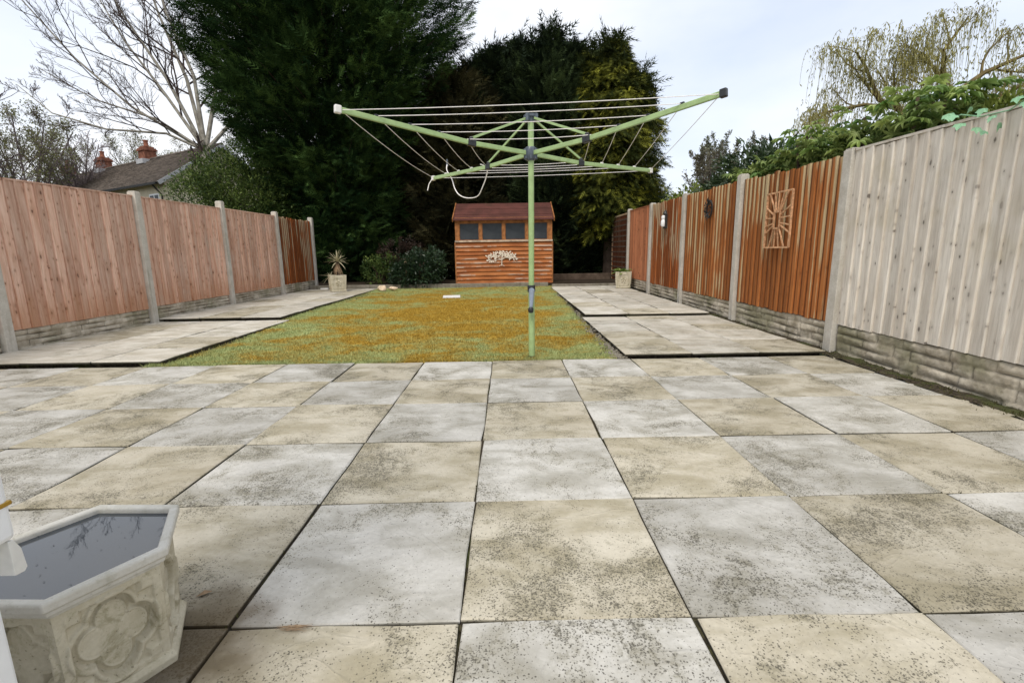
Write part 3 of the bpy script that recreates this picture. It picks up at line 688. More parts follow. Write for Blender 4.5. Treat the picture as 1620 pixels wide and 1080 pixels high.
def build_fence(name, label, side, xf, panels, posts, group=None):
    """side +1: face looks to +x (fence on the west), -1: face looks to -x"""
    root = empty(name, (xf, posts[0][0], 0)); tag(root, label, 'fence')
    y0r = posts[0][0]
    def W(x): return x * side
    for y, z0, z1, wide in posts:
        mb = MB()
        a, b_ = sorted((W(-.055), W(.05)))
        mb.box(a, b_, -wide / 2, wide / 2, z0 - .05, z1 - .012)
        top = [(a + .012, -wide / 2 + .012), (b_ - .012, -wide / 2 + .012), (b_ - .012, wide / 2 - .012), (a + .012, wide / 2 - .012)]
        mb.box(a + .008, b_ - .008, -wide / 2 + .008, wide / 2 - .008, z1 - .012, z1)
        mb.obj('post', M['post'], root, bevel=.006, loc=(0, y - y0r, 0), rot=(rnd.uniform(-.008, .008), rnd.uniform(-.008, .008), 0))
    for p in panels:
        ya, yb, zb, zt0, zt1, zg, mat_, pitch, bw, cap = p['ya'], p['yb'], p['zb'], p['zt0'], p['zt1'], p['zg'], p['mat'], p['pitch'], p['bw'], p['cap']
        length = yb - ya
        # rails behind the boards are the panel's own mesh
        mb = MB()
        for z in (zb + .12, (zb + zt0) / 2, zt0 - .12):
            a, b_ = sorted((W(-.045), W(-.004))); mb.box(a, b_, 0, length, z - .02, z + .02)
        pan = mb.obj('fence_panel', M[mat_], root, loc=(0, ya - y0r, 0))
        if p.get('label'): pan['label'] = p['label']
        n = int(round((length - .02) / pitch)); pitch = (length - .02) / n
        h = min(zt0, zt1) - zb
        for k in range(n):
            y = .01 + pitch * k
            top = zt0 + (zt1 - zt0) * k / n - (.014 if cap else 0)
            key = (mat_, round(bw, 3), k % 5)
            if key not in BM: BM[key] = board_mesh('board', bw, 1.0 * 1.48, M[mat_])
            me = BM[key]
            o = inst('board', me, pan, (W(rnd.uniform(0, .003)), y, zb + (rnd.uniform(-.012, .006) if p.get('ragged') else 0)), (0, 0, rnd.uniform(-.004, .004)), (1, 1, (top - zb + (rnd.uniform(-.012, .006) if p.get('ragged') else 0)) / 1.48))
            if side > 0:
                o.scale.y = -1.0; o.location.y = y + bw
            if side < 0:      # turn the board so its thick edge faces the other way
                o.rotation_euler = (0, 0, PI + rnd.uniform(-.004, .004)); o.location.y = y + bw
        if cap:
            mb = MB(); a, b_ = sorted((W(-.05), W(.024)))
            L_ = length
            mb.v += [(a, 0, zt0 - .012), (b_, 0, zt0 - .012), (b_, L_, zt1 - .012), (a, L_, zt1 - .012), (a, 0, zt0 + .006), (b_, 0, zt0 + .006), (b_, L_, zt1 + .006), (a, L_, zt1 + .006)]
            mb.f += [(3, 2, 1, 0), (4, 5, 6, 7), (0, 1, 5, 4), (1, 2, 6, 5), (2, 3, 7, 6), (3, 0, 4, 7)]
            mb.obj('capping_rail', M[mat_], pan)
        gk = p['rock']
        key = (round(length, 2), gk)
        if key not in ROCK: ROCK[key] = rock_mesh('gravel_board', length, 1.0 * .27, 40 + gk)
        o = inst('gravel_board', ROCK[key], root, (W(-.008), ya - y0r, zg), (0, 0, 0), (1, 1, (zb - zg - .004) / .27))
        if side < 0: o.rotation_euler = (0, 0, PI); o.location.y = yb - y0r
    return root
LP = [4.62, 6.57, 8.50, 10.45, 12.30]
lp_z = [.05, .08, .10, .11, .12]
lt = [1.80, 1.785, 1.855, 1.835, 1.84]
posts_l = [(.75, 0, 1.77, .1), (2.70, 0, 1.78, .1)] + [(y, z, t, .1) for y, z, t in zip(LP, lp_z, lt)]
ys = [.75, 2.70] + LP
pl = []
for k in range(6):
    mat_ = 'pink_board' if k < 5 else 'dark_rust_board'
    pl.append(dict(ya=ys[k] + .05, yb=ys[k + 1] - .05, zb=[.235, .235, .238, .258, .262, .295][k], zt0=[1.70, 1.70, 1.705, 1.725, 1.74, 1.74][k], zt1=[1.70, 1.70, 1.725, 1.735, 1.745, 1.745][k], zg=[-.03, -.03, .0, .06, .08, .09][k], mat=mat_, pitch=.102 if k < 5 else .09, bw=.122 if k < 5 else .11, cap=k < 5, rock=k % 3, ragged=k == 5,
                   label='dark rust stained panel with pale drips' if k == 5 else None))
build_fence('garden_fence', 'pink timber panel fence with concrete posts, ending in one dark rust panel', 1, -4.90, pl, posts_l)
RPY = [0.32, 2.27, 4.22, 6.12, 8.03, 9.86, 11.62]
rt_ = [1.74, 1.74, 1.755, 1.835, 1.825, 1.85, 1.885]
posts_r = [(y, z, t, .105) for y, z, t in zip(RPY, [-.02, -.02, .02, .03, .05, .06, .08], rt_)]
pr_ = []
for k in range(6):
    mat_ = ['grey_board', 'grey_board', 'rust_board', 'rust_board', 'dark_rust_board', 'red_board'][k]
    pr_.append(dict(ya=RPY[k] + .053, yb=RPY[k + 1] - .053, zb=[.258, .258, .268, .262, .27, .28][k], zt0=[1.70, 1.705, 1.715, 1.775, 1.80, 1.82][k], zt1=[1.705, 1.735, 1.755, 1.80, 1.82, 1.84][k], zg=[-.05, -.05, -.01, .02, .04, .06][k], mat=mat_,
                    pitch=[.102, .102, .094, .094, .094, .102][k], bw=[.122, .122, .112, .112, .112, .122][k], cap=k in (0, 1, 5), rock=k % 3, ragged=k in (2, 3, 4),
                    label=['weathered silver grey panel', 'weathered silver grey panel', None, None, None, 'smooth red brown panel'][k]))
build_fence('garden_fence', 'fence of orange rust panels with worn pale streaks, beginning with one weathered grey panel', -1, 2.95, pr_, posts_r)
# trellis panel that closes the far end
tr = empty('trellis_panel', (2.95, 11.70, 0)); tag(tr, 'dark square lattice trellis panel beyond the last post of the rust fence', 'trellis')
mb = MB(); mb.box(-.02, .02, 0, .04, .1, 1.82); mb.box(-.02, .02, 1.72, 1.76, .1, 1.82); mb.box(-.018, .018, .04, 1.72, 1.78, 1.82); mb.box(-.018, .018, .04, 1.72, .1, .14); mb.obj('frame', M['dark_rust_board'], tr)
for k in range(11):
    mb = MB(); mb.box(-.012, .012, 0, .03, .145, 1.775); inst('slat', mb.mesh('slat', M['dark_rust_board']), tr, (-.004, .12 + k * .145, 0))
sl = MB(); sl.box(-.008, .008, .042, 1.718, -.016, .016); sl = sl.mesh('slat', M['bark'])
for k in range(12): inst('slat', sl, tr, (-.026, 0, .24 + k * .13))

# ------------------------------------------------------------------ shed
sh = empty('garden_shed', (-0.06, 12.0, 0.16)); tag(sh, 'orange timber shed with red felt roof and a row of four windows', 'shed')
SW = 1.19
mb = MB(); mb.box(-SW, SW, .03, 1.8, -.02, 1.60); mb.obj('wall', M['shed_trim'], sh)
zs = np.linspace(0.0, 1.0, 11)
for k in range(10):
    z0 = zs[k]; mb = MB(); n = 26
    lo = [(-SW - .004) + (2 * SW + .008) * i / n for i in range(n + 1)]
    ph = rnd.uniform(0, 9)
    lw = [-.012 + .007 * math.sin(x * 3.1 + ph) + rnd.uniform(-.003, .003) for x in lo]
    if k == 0: lw = [v - .01 - .02 * (x / SW) ** 2 * (x < 0) for v, x in zip(lw, lo)]
    for x, w in zip(lo, lw): mb.v.append((x, -.024, w + 0.0))
    for x, w in zip(lo, lw): mb.v.append((x, .022, w + .002))
    for x in lo: mb.v.append((x, .010, .104))
    for i in range(n):
        mb.f.append((i, i + 1, 2 * (n + 1) + i + 1, 2 * (n + 1) + i)); mb.f.append((i + 1, i, n + 1 + i, n + 2 + i))
    mb.f.append((0, 2 * (n + 1), n + 1)); mb.f.append((n, 2 * n + 1, 3 * n + 2))
    mb.obj('cladding_board', M['clad'], sh, loc=(0, -.006, z0 + .01))
mb = MB(); mb.box(-SW - .015, SW + .015, -.045, .028, 1.012, 1.055); mb.obj('sill', M['shed_sill'], sh, bevel=.005)
mb = MB(); mb.box(-SW - .005, SW + .005, -.012, .026, 1.475, 1.60); mb.obj('fascia', M['shed_trim'], sh, bevel=.004)
for x, w in ((-SW + .045, .10), (-SW + .62, .065), (0.0, .065), (SW - .62, .065), (SW - .05, .11)):
    mb = MB(); mb.box(-w / 2, w / 2, -.014, .026, 1.056, 1.473); mb.obj('mullion', M['shed_trim'], sh, bevel=.004, loc=(x, 0, 0))
edges = [-SW + .095, -SW + .588, -SW + .652, -.032, .032, SW - .652, SW - .588, SW - .105]
for k in range(4):
    x0, x1 = edges[2 * k] + .002, edges[2 * k + 1] - .002
    w = empty('window', ((x0 + x1) / 2, 0, 1.265), parent=sh)
    hw = (x1 - x0) / 2
    mb = MB(); mb.box(-hw + .014, hw - .014, .018, .024, -.194, .194); mb.obj('pane', M['shed_glass'], w)
    mb = MB()
    mb.box(-hw, -hw + .014, .0, .026, -.208, .208); mb.box(hw - .014, hw, .0, .026, -.208, .208); mb.box(-hw + .014, hw - .014, .002, .025, .195, .208); mb.box(-hw + .014, hw - .014, .002, .025, -.208, -.195)
    mb.obj('frame', M['shed_trim'], w)
for sx in (-1, 1):   # corner strips
    mb = MB(); mb.box(-.022, .022, -.02, .03, 0.0, 1.01); mb.obj('corner_trim', M['shed_trim'], sh, loc=(sx * (SW + .006), 0, 0), bevel=.003)
rf = MB()
e = SW + .035
rf.v += [(-e, -.09, 1.555), (e, -.09, 1.555), (e, .9, 2.02), (-e, .9, 2.02), (e, 1.9, 1.555), (-e, 1.9, 1.555)]
rf.v += [(x, y, z - .028) for x, y, z in rf.v[:6]]
rf.f += [(0, 1, 2, 3), (3, 2, 4, 5), (7, 6, 9, 8), (8, 9, 11, 10), (0, 6, 7, 1), (4, 10, 11, 5), (1, 7, 8, 2), (2, 8, 10, 4), (3, 9, 6, 0), (5, 11, 9, 3)]
roof = rf.obj('roof', M['felt'], sh)
mb = MB()   # felt laps and battens
for k, (y, z) in enumerate(((.2, 1.695), (.55, 1.86))): mb.bar((-e + .004, y, z), (e - .004, y, z), .06, .008, (0, -.42, .9))
mb.obj('felt_lap', M['felt'], roof)
for sx in (-1, 1):
    mb = MB(); mb.bar((sx * (e + .014), -.09, 1.535), (sx * (e + .014), .9, 2.0), .022, .09, (0, -.42, .9)); mb.obj('bargeboard', M['shed_trim'], sh)
gv = MB()
for sx in (-1, 1):
    gv.v += [(sx * SW, .03, 1.6), (sx * SW, 1.8, 1.6), (sx * SW, .9, 1.985)]
gv.f += [(0, 1, 2), (3, 5, 4)]
gv.obj('gable', M['shed_trim'], sh)
mb = MB(); mb.box(-.085, .085, .03, .06, -.1, .0); mb.obj('window_clutter', M['lead'], sh, loc=(-.83, .05, 1.16))
# wall art shaped like a tree
ta = empty('tree_wall_art', (-0.12, 11.962, 0.80)); tag(ta, 'pale metal tree shaped wall ornament hung on the shed boards', 'wall art')
mb = MB(); r3 = random.Random(5); tips = []
mb.tube([(0, 0, -.21), (.004, 0, -.1), (0, 0, .02)], [.012, .009, .006], 6)
for s_ in (-1, 1):
    mb.tube([(0, 0, -.17), (s_ * .05, 0, -.21), (s_ * .07, 0, -.22)], .004, 5)
for a in range(11):
    an = math.radians(-8 + a * 19.6); L_ = .2 + .14 * abs(math.cos(an)) + r3.uniform(-.02, .02)
    b0 = (0, 0, -.06 + r3.uniform(-.03, .06)); pts = [b0]
    for t in (.5, 1.0): pts.append((math.cos(an) * L_ * t, r3.uniform(-.008, .0), b0[2] + math.sin(an) * L_ * t * .72 + .02))
    mb.tube(pts, [.005, .004, .003], 5)
    for t in (.4, .55, .7, .85, 1.0):
        for q in (0, 1): tips.append((math.cos(an) * L_ * t, -.006, b0[2] + math.sin(an) * L_ * t * .72 + .02, an + r3.uniform(-1.3, 1.3)))
mb.obj('stem', M['pewter'], ta)
lf = MB(); lf.v += [(0, 0, 0), (.03, -.006, .016), (.07, 0, 0), (.03, -.006, -.016)]; lf.f += [(0, 3, 2, 1)]; lf.v += [(x, y + .004, z) for x, y, z in lf.v]; lf.f += [(4, 5, 6, 7), (0, 1, 5, 4), (1, 2, 6, 5), (2, 3, 7, 6), (3, 0, 4, 7)]
lfm = lf.mesh('metal_leaf', M['pewter'])
for x, y, z, an in tips: inst('metal_leaf', lfm, ta, (x, y + r3.uniform(-.01, 0), z + r3.uniform(-.012, .012)), (0, -an, 0))

# ------------------------------------------------------------------ rotary airer
HX, HY, HZ, TZ = .215, 4.20, 1.74, 2.03
ai = empty('rotary_airer', (HX, HY, 0.0)); tag(ai, 'pale green rotary clothes airer standing open on the lawn', 'clothes airer')
mb = MB(); mb.tube([(0, 0, -.06), (0, 0, .60)], .0275, 20); mb.obj('lower_pole', M['airer'], ai, smooth=True)
mb = MB(); mb.tube([(0, 0, .60), (.003, .0, 1.2), (.004, 0, 2.0)], .0245, 20); mb.obj('pole', M['airer'], ai, smooth=True)
mb = MB(); mb.tube([(0, 0, .585), (0, 0, .645)], .034, 18); mb.obj('collar', M['dark_plastic'], ai, smooth=True, bevel=.004)
mb = MB(); mb.lathe([(.0275, .012), (.034, .01), (.037, -.01), (.037, -.05)], 18); mb.obj('ground_socket', M['dark_plastic'], ai, smooth=True)
hd = empty('winding_handle', (0, 0, 0), parent=ai)
mb = MB(); mb.tube([(0, -.025, .60), (0, -.065, .60)], [.024, .024], 14); mb.tube([(0, -.055, .605), (-.004, -.062, .52), (-.008, -.066, .45)], [.026, .018, .014], 12); mb.obj('crank', M['grey_plastic'], hd, smooth=True)
mb = MB(); mb.lathe([(.0, -.028), (.018, -.024), (.024, -.008), (.024, .01), (.015, .024), (.0, .027)], 14); mb.obj('knob', M['dark_plastic'], hd, smooth=True, loc=(-.01, -.078, .435))
mb = MB(); mb.lathe([(.0, -.06), (.032, -.058), (.046, -.04), (.048, .03), (.038, .05), (.0, .052)], 16)
for k in range(8):
    a = 2 * PI * k / 8; mb.box(-.008, .008, -.006, .006, -.045, .04, Matrix.Translation((.049 * math.cos(a), .049 * math.sin(a), 0)) @ Matrix.Rotation(a, 4, 'Z'))
mb.obj('lower_hub', M['hub'], ai, smooth=True, loc=(0, 0, HZ))
mb = MB(); mb.lathe([(.0, -.035), (.03, -.033), (.032, .0), (.05, .004), (.052, .024), (.03, .03), (.0, .03)], 16)
for k in range(4):
    a = PI / 4 + k * PI / 2 + .2; mb.box(.03, .062, -.012, .012, -.03, .026, Matrix.Rotation(a, 4, 'Z'))
mb.obj('top_hub', M['hub'], ai, smooth=True, loc=(.004, 0, TZ - .01))
ARMS = [(-1.265, -.94, .10, 'white_plastic'), (1.08, -1.17, .10, 'dark_plastic'), (-1.0, 1.275, .0, 'white_plastic'), (1.285, .95, .0, 'white_plastic')]
def on_arm(a, t, dz=0.0):
    sag = -.022 * (t / .37 if t < .37 else (1 - t) / .63)
    return Vector((a[0] * t, a[1] * t, HZ + a[2] * t + sag + dz))
for a in ARMS:
    L_ = math.hypot(a[0], a[1])
    am = MB(); t0 = .04 / L_
    pts = [on_arm(a, t0), on_arm(a, .37), on_arm(a, 1.0)]
    am.bar(pts[0], pts[1], .020, .036); am.bar(pts[1], pts[2], .020, .036)
    arm = am.obj('arm', M['airer'], ai, bevel=.005)
    d = (pts[2] - pts[1]).normalized()
    mb = MB(); mb.bar(pts[2] - d * .012, pts[2] + d * .03, .034, .05); mb.obj('end_cap', M[a[3]], arm, bevel=.006)
    j = on_arm(a, .37)
    mb = MB(); mb.bar(j - d * .035, j + d * .035, .034, .05); mb.bar(j + Vector((0, 0, .0)), j + Vector((0, 0, .045)), .03, .03); mb.obj('clamp', M['dark_plastic'], arm, bevel=.006)
    mb = MB(); hdir = Vector((a[0], a[1], 0)).normalized(); mb.bar(hdir * .045 + Vector((0, 0, TZ - .02)), j + Vector((0, 0, .035)), .010, .018); mb.obj('strut', M['airer'], ai, bevel=.002)
    mb = MB()
    for t in (.545, .69, .843):
        q = on_arm(a, t, .02); mb.bar(q - d * .014, q + d * .014, .018, .018)
    mb.obj('line_clip', M['dark_plastic'] if a[1] < 0 else M['white_plastic'], arm, bevel=.003)
ln_root = ai
order = [0, 1, 3, 2]
for t in (.395, .545, .69, .843, .995):
    for k in range(4):
        a, b = ARMS[order[k]], ARMS[order[(k + 1) % 4]]
        p, q = on_arm(a, t, .02), on_arm(b, t, .02)
        if t > .99: p.z -= .02; q.z -= .02
        sg = .012 + (.02 if k == 3 else 0) * t
        pts = [p.lerp(q, u) - Vector((0, 0, sg * 4 * u * (1 - u))) for u in np.linspace(0, 1, 9)]
        mb = MB(); mb.tube(pts, .0025, 5, cap=False); mb.obj('washing_line', M['line'], ln_root, smooth=True)
c_ = ARMS[2]
tip = on_arm(c_, 1.0)
mb = MB(); mb.tube([tip + Vector((-.02, 0, -.01)), tip + Vector((-.055, 0, -.06)), tip + Vector((-.075, 0, -.13))], .005, 6); mb.obj('loose_end', M['line'], ai, smooth=True)
cp = [Vector(v) for v in ((-0.832, 1.140, 1.86), (-0.831, 1.085, 1.79), (-0.777, 1.049, 1.692), (-0.749, 1.004, 1.603), (-0.707, 0.958, 1.533), (-0.638, 0.913, 1.492), (-0.551, 0.867, 1.483), (-0.489, 0.822, 1.502), (-0.447, 0.776, 1.570), (-0.405, 0.731, 1.660), (-0.391, 0.685, 1.742), (-0.45, 0.60, 1.762))]
sm = []
for i in range(len(cp) - 1):
    p0, p1, p2, p3 = cp[max(i - 1, 0)], cp[i], cp[i + 1], cp[min(i + 2, len(cp) - 1)]
    for u in (0, .25, .5, .75):
        sm.append(.5 * ((2 * p1) + (p2 - p0) * u + (2 * p0 - 5 * p1 + 4 * p2 - p3) * u * u + (3 * p1 - p0 - 3 * p2 + p3) * u ** 3))
sm.append(cp[-1])
mb = MB(); mb.tube(sm, .0052, 6); mb.obj('pull_cord', M['line'], ai, smooth=True)
mb = MB(); mb.tube([cp[0] + Vector((0, 0, -.02)), cp[0] + Vector((0, 0, .05))], [.011, .008], 8); mb.obj('cord_toggle', M['hub'], ai, smooth=True)

# ------------------------------------------------------------------ hexagonal planter in front
hp = empty('hexagonal_planter', (-.98, .977, 0), math.radians(-2)); tag(hp, 'pale cast stone hexagonal planter filled with dark water', 'planter')
RB, ZB0, ZB1 = .186, .022, .262
ap = RB * math.cos(PI / 6); hw = RB / 2
nu, nv = 104, 112
us = np.linspace(-hw, hw, nu); vs = np.linspace(ZB0, ZB1, nv)
gu, gv_ = np.meshgrid(us, vs)
cu, cv = gu, gv_ - .5 * (ZB0 + ZB1)
def quatre(u, v, R, o):
    d = o * 1.12 - np.hypot(u, v)
    for k in range(4):
        a = PI / 2 * k
        d = np.maximum(d, R - np.hypot(u - o * math.cos(a), v - o * math.sin(a)))
    return d
q1 = quatre(cu, cv * .80, .042, .036)             # >0 inside the carved lobes
q2 = quatre(cu, cv * .80, .027, .035)
panel = np.minimum(hw - .016 - np.abs(cu), .5 * (ZB1 - ZB0) - .022 - np.abs(cv))
H = np.zeros_like(gu)
H -= .010 * np.clip(panel / .0035, 0, 1)                         # sunk panel
H += .006 * np.clip((.010 - np.abs(q1 - .001)) / .0035, 0, 1) * (q1 < .004)      # raised lip round the lobes
H -= .017 * np.clip((q1 - .001) / .003, 0, 1) * np.clip(1.1 - q1 / .030, .45, 1)       # dished lobes
H += .004 * np.clip((.0028 - np.abs(q2)) / .0015, 0, 1)
cor = np.minimum(np.abs(cu) - .046, np.abs(cv) - .068)
H += .011 * np.clip(cor / .009, 0, 1) * np.clip(panel / .003, 0, 1)             # corner wedges
Vs, Fs = [], []
idx = np.arange(nu * nv).reshape(nv, nu)
Fq = np.stack([idx[:-1, :-1], idx[:-1, 1:], idx[1:, 1:], idx[1:, :-1]], -1).reshape(-1, 4)
edge_k = np.clip((hw - np.abs(gu)) / .004, 0, 1)
for k in range(6):
    a = PI / 6 + k * PI / 3
    nrm = np.array([math.cos(a), math.sin(a), 0]); tg = np.array([-math.sin(a), math.cos(a), 0])
    tap = 1 - .04 * (ZB1 - gv_) / (ZB1 - ZB0)
    X = (ap * tap + H * edge_k)[..., None] * nrm + (gu * tap)[..., None] * tg + gv_[..., None] * np.array([0, 0, 1.])
    Vs.append(X.reshape(-1, 3)); Fs.append(Fq + k * nu * nv)
inst('body', np_mesh('body', np.concatenate(Vs), np.concatenate(Fs), M['urn'], smooth=True), hp)
mb = MB(); mb.lathe([(.165, .0), (.176, .0), (.190, .004), (.193, .022), (.186, .034), (.17, .036)], 6, cap0=True); mb.obj('foot', M['urn'], hp, bevel=.002)
mb = MB(); mb.lathe([(.16, .252), (.186, .254), (.190, .262), (.199, .266), (.201, .276), (.209, .281), (.211, .297), (.207, .302), (.190, .301), (.186, .297), (.183, .255), (.16, .252)], 6); mb.obj('rim', M['urn_rim'], hp, bevel=.0022)
mb = MB(); mb.v += [(.1845 * math.cos(k * PI / 3), .1845 * math.sin(k * PI / 3), .288) for k in range(6)]; mb.f.append(tuple(range(6))); mb.obj('water', M['water'], hp)
n = 34
P_ = np.stack([-.98 + RNG.normal(0, .07, n), .96 + RNG.normal(0, .06, n), np.full(n, .2892)], -1)
TVd = np.array([(-1, 0, 0), (0, -.45, .1), (1, 0, 0), (0, .45, .1)], float); TFd = np.array([(0, 1, 2, 3)])
V_, F_ = scatter(TVd, TFd, P_, np.concatenate([RNG.normal(size=(n, 2)), np.zeros((n, 1))], 1), np.tile([[0, 0, 1.]], (n, 1)), RNG.uniform(.0012, .0032, n))
tag(inst('floating_debris', np_mesh('floating_debris', V_, F_, M['dark_plastic'])), 'dark specks floating on the planter water', 'debris', kind='stuff')

# white door frame at the photographer's side
df = empty('door_frame', (-.74, .58, 0)); tag(df, 'white plastic door frame and cill end beside the hexagonal planter', 'door frame')
mb = MB(); mb.box(-.5, 0.006, -.10, .07, .532, 2.3); mb.obj('jamb', M['upvc'], df, bevel=.008)
mb = MB()
prof = [(.058, .476), (.072, .474), (.077, .479), (.074, .512), (.066, .530), (.058, .531)]
for x in (-.5, .003):
    for y, z in prof: mb.v.append((x, y, z))
n = len(prof)
for k in range(n): mb.f.append((k, (k + 1) % n, n + (k + 1) % n, n + k))
mb.f.append(tuple(reversed(range(n)))); mb.f.append(tuple(range(n, 2 * n)))
mb.obj('cill', M['upvc_grime'], df, bevel=.001)
mb = MB(); mb.box(-.035, .0082, -.02, .0715, .585, .592); mb.obj('catch', M['brass'], df, bevel=.002)
mb = MB(); mb.box(-.5, -.043, -.10, .07, -.05, .4735); mb.obj('panel', M['upvc'], df, bevel=.006)
# litter on the paving
lfm = MB(); lfm.v += [(-.02, 0, .002), (0, -.009, .008), (.022, .002, .003), (.002, .010, .006), (.004, .002, .014)]; lfm.f += [(0, 1, 4), (1, 2, 4), (2, 3, 4), (3, 0, 4)]
tag(lfm.obj('fallen_leaf', M['dead_leaf'], loc=(-.866, 1.19, .003), rot=(0, 0, .5)), 'small curled dry leaf on the buff slab beside the hexagonal planter', 'leaf')
n = 60; TVb = np.array([(-1, -.02, 0), (1, -.01, .04), (1, .01, .04), (-1, .02, 0)], float)
P_ = np.array([-.556, 1.063, .005]) + RNG.normal(0, 1, (n, 3)) * np.array([.018, .004, .002])
U_ = np.stack([np.ones(n), RNG.normal(0, .18, n), RNG.normal(0, .05, n)], -1)
V_, F_ = scatter(TVb, TFd, P_, U_, np.tile([[0, 0, 1.]], (n, 1)), RNG.uniform(.012, .03, n))
tag(inst('dry_grass_tuft', np_mesh('dry_grass_tuft', V_, F_, M['dead_leaf'])), 'flattened tuft of dry brown grass in a patio joint', 'grass tuft')

# ------------------------------------------------------------------ square planters at the far end
def square_planter(loc, rz, label):
    r = empty('square_planter', loc, rz); tag(r, label, 'planter', 'pale square stone planters')
    b0, b1, h = .155, .18, .37
    mb = MB(); mb.v += [(-b0, -b0, 0), (b0, -b0, 0), (b0, b0, 0), (-b0, b0, 0), (-b1, -b1, h), (b1, -b1, h), (b1, b1, h), (-b1, b1, h)]
    mb.f += [(3, 2, 1, 0), (0, 1, 5, 4), (1, 2, 6, 5), (2, 3, 7, 6), (3, 0, 4, 7)]
    b2 = b1 - .025
    mb.v += [(-b2, -b2, h), (b2, -b2, h), (b2, b2, h), (-b2, b2, h), (-b2, -b2, h - .03), (b2, -b2, h - .03), (b2, b2, h - .03), (-b2, b2, h - .03)]
    for k in range(4): mb.f += [(4 + k, 4 + (k + 1) % 4, 8 + (k + 1) % 4, 8 + k), (8 + k, 8 + (k + 1) % 4, 12 + (k + 1) % 4, 12 + k)]
    mb.obj('body', M['urn'], r, bevel=.005)
    mb = MB(); mb.box(-b2 + .002, b2 - .002, -b2 + .002, b2 - .002, h - .05, h - .028); mb.obj('soil', M['bed'], r)
    mb = MB(); mb.box(-b0 - .008, b0 + .008, -b0 - .008, b0 + .008, .002, .035); mb.obj('plinth', M['urn'], r, bevel=.006)
    for k in range(4):
        Rz = Matrix.Rotation(k * PI / 2, 4, 'Z')
        mb = MB()
        oc = []
        for (x, z) in ((-.10, .07), (.10, .07), (.12, .09), (.12, .27), (.085, .315), (-.085, .315), (-.12, .27), (-.12, .09)):
            oc.append(Vector((x, -(b0 + (b1 - b0) * z / h) - .002, z)))
        mb2 = MB()
        for i in range(8): mb.bar(Rz @ oc[i], Rz @ oc[(i + 1) % 8], .012, .012, tuple(Rz.to_3x3() @ Vector((0, 1, 0))))
        mb.obj('moulding', M['urn'], r, bevel=.003)
        mb = MB(); c0 = Vector((0, -(b0 + (b1 - b0) * .5) - .004, .19))
        for i in range(5):
            a = 2 * PI * i / 5 + .3; p = c0 + Vector((.045 * math.cos(a), 0, .045 * math.sin(a)))
            mb.tube([Rz @ (p + Vector((0, .006, 0))), Rz @ (p + Vector((0, -.012, 0)))], [.022, .012], 8)
        mb.tube([Rz @ (c0 + Vector((0, .006, 0))), Rz @ (c0 + Vector((0, -.016, 0)))], [.018, .009], 8)
        mb.obj('rosette', M['urn'], r, smooth=True)
    return r
square_planter((-3.90, 11.05, .092), math.radians(28), 'pale square stone planter holding the spiky pale yucca')
square_planter((2.70, 11.06, .074), math.radians(-14), 'pale square stone planter holding low green leaves, against the rust fence')
def strap_leaf(name, L_, w, droop, m):
    mb = MB(); n = 5
    for i in range(n + 1):
        t = i / n; x = L_ * t; z = -droop * L_ * t * t; ww = w * (1 - t ** 2.2) * (.55 + .9 * t if t < .5 else 1)
        mb.v += [(x, -ww / 2, z + ww * .22), (x, 0, z), (x, ww / 2, z + ww * .22)]
    for i in range(n):
        for k in range(2): mb.f.append((3 * i + k, 3 * i + 3 + k, 3 * i + 4 + k, 3 * i + 1 + k))
    return mb.mesh(name, m)
yc = empty('yucca', (-3.87, 11.05, .43)); tag(yc, 'spiky pale yucca with a skirt of dead leaves growing in a stone planter', 'plant')
mb = MB(); mb.tube([(0, 0, -.02), (.012, 0, .15), (.0, 0, .33)], [.05, .04, .035], 9); mb.obj('trunk', M['bark'], yc, smooth=True)
lm = [strap_leaf('leaf', .34, .034, d_, M['yucca']) for d_ in (.08, .2, .4)]
for k in range(44):
    el = rnd.uniform(-.25, 1.45); az = k * 2.4
    inst('leaf', rnd.choice(lm), yc, (0, 0, .33 + rnd.uniform(-.02, .02)), (0, -el, az), (rnd.uniform(.6, 1.0),) * 3)
dm = strap_leaf('dead_leaf', .27, .034, .1, M['dead_leaf'])
for k in range(40):
    az = k * 2.4; inst('dead_leaf', dm, yc, (.03 * math.cos(az), .03 * math.sin(az), .32 - rnd.uniform(0, .12)), (0, rnd.uniform(1.0, 1.45), az), (rnd.uniform(.7, 1.0),) * 3)
y2 = empty('small_yucca', (-4.03, 10.98, .44)); tag(y2, 'short spiky offshoot with pale leaves leaning over the planter edge', 'plant')
for az, el, s_ in ((2.9, .15, .95), (2.3, .55, .5), (1.2, 1.0, .45), (.4, .9, .4), (3.5, .6, .45), (3.3, -.5, .8), (3.8, -.7, .7), (4.2, .6, .4), (5.1, .9, .4)): inst('leaf', lm[0], y2, (0, 0, 0), (0, -el, az), (s_,) * 3)
def blade_leaf(name, L_, w, m):
    mb = MB(); n = 4
    for i in range(n + 1):
        t = i / n; ww = w * math.sin(PI * min(1, .12 + .88 * t)) ** .8; z = -.35 * L_ * t * t + .12 * L_ * t
        mb.v += [(L_ * t, -ww / 2, z + .12 * ww), (L_ * t, 0, z), (L_ * t, ww / 2, z + .12 * ww)]
    for i in range(n):
        for k in range(2): mb.f.append((3 * i + k, 3 * i + 3 + k, 3 * i + 4 + k, 3 * i + 1 + k))
    return mb.mesh(name, m)
bg = empty('leafy_plant', (2.68, 11.06, .41)); tag(bg, 'low clump of broad glossy green leaves in the planter by the rust fence', 'plant')
bl = blade_leaf('leaf', .19, .085, M['fatsia'])
for k in range(40): inst('leaf', bl, bg, (rnd.uniform(-.12, .08), rnd.uniform(-.1, .1), rnd.uniform(-.01, .03)), (rnd.uniform(-.3, .3), -rnd.uniform(-.1, .8), k * 2.4), (rnd.uniform(.7, 1.15),) * 3)

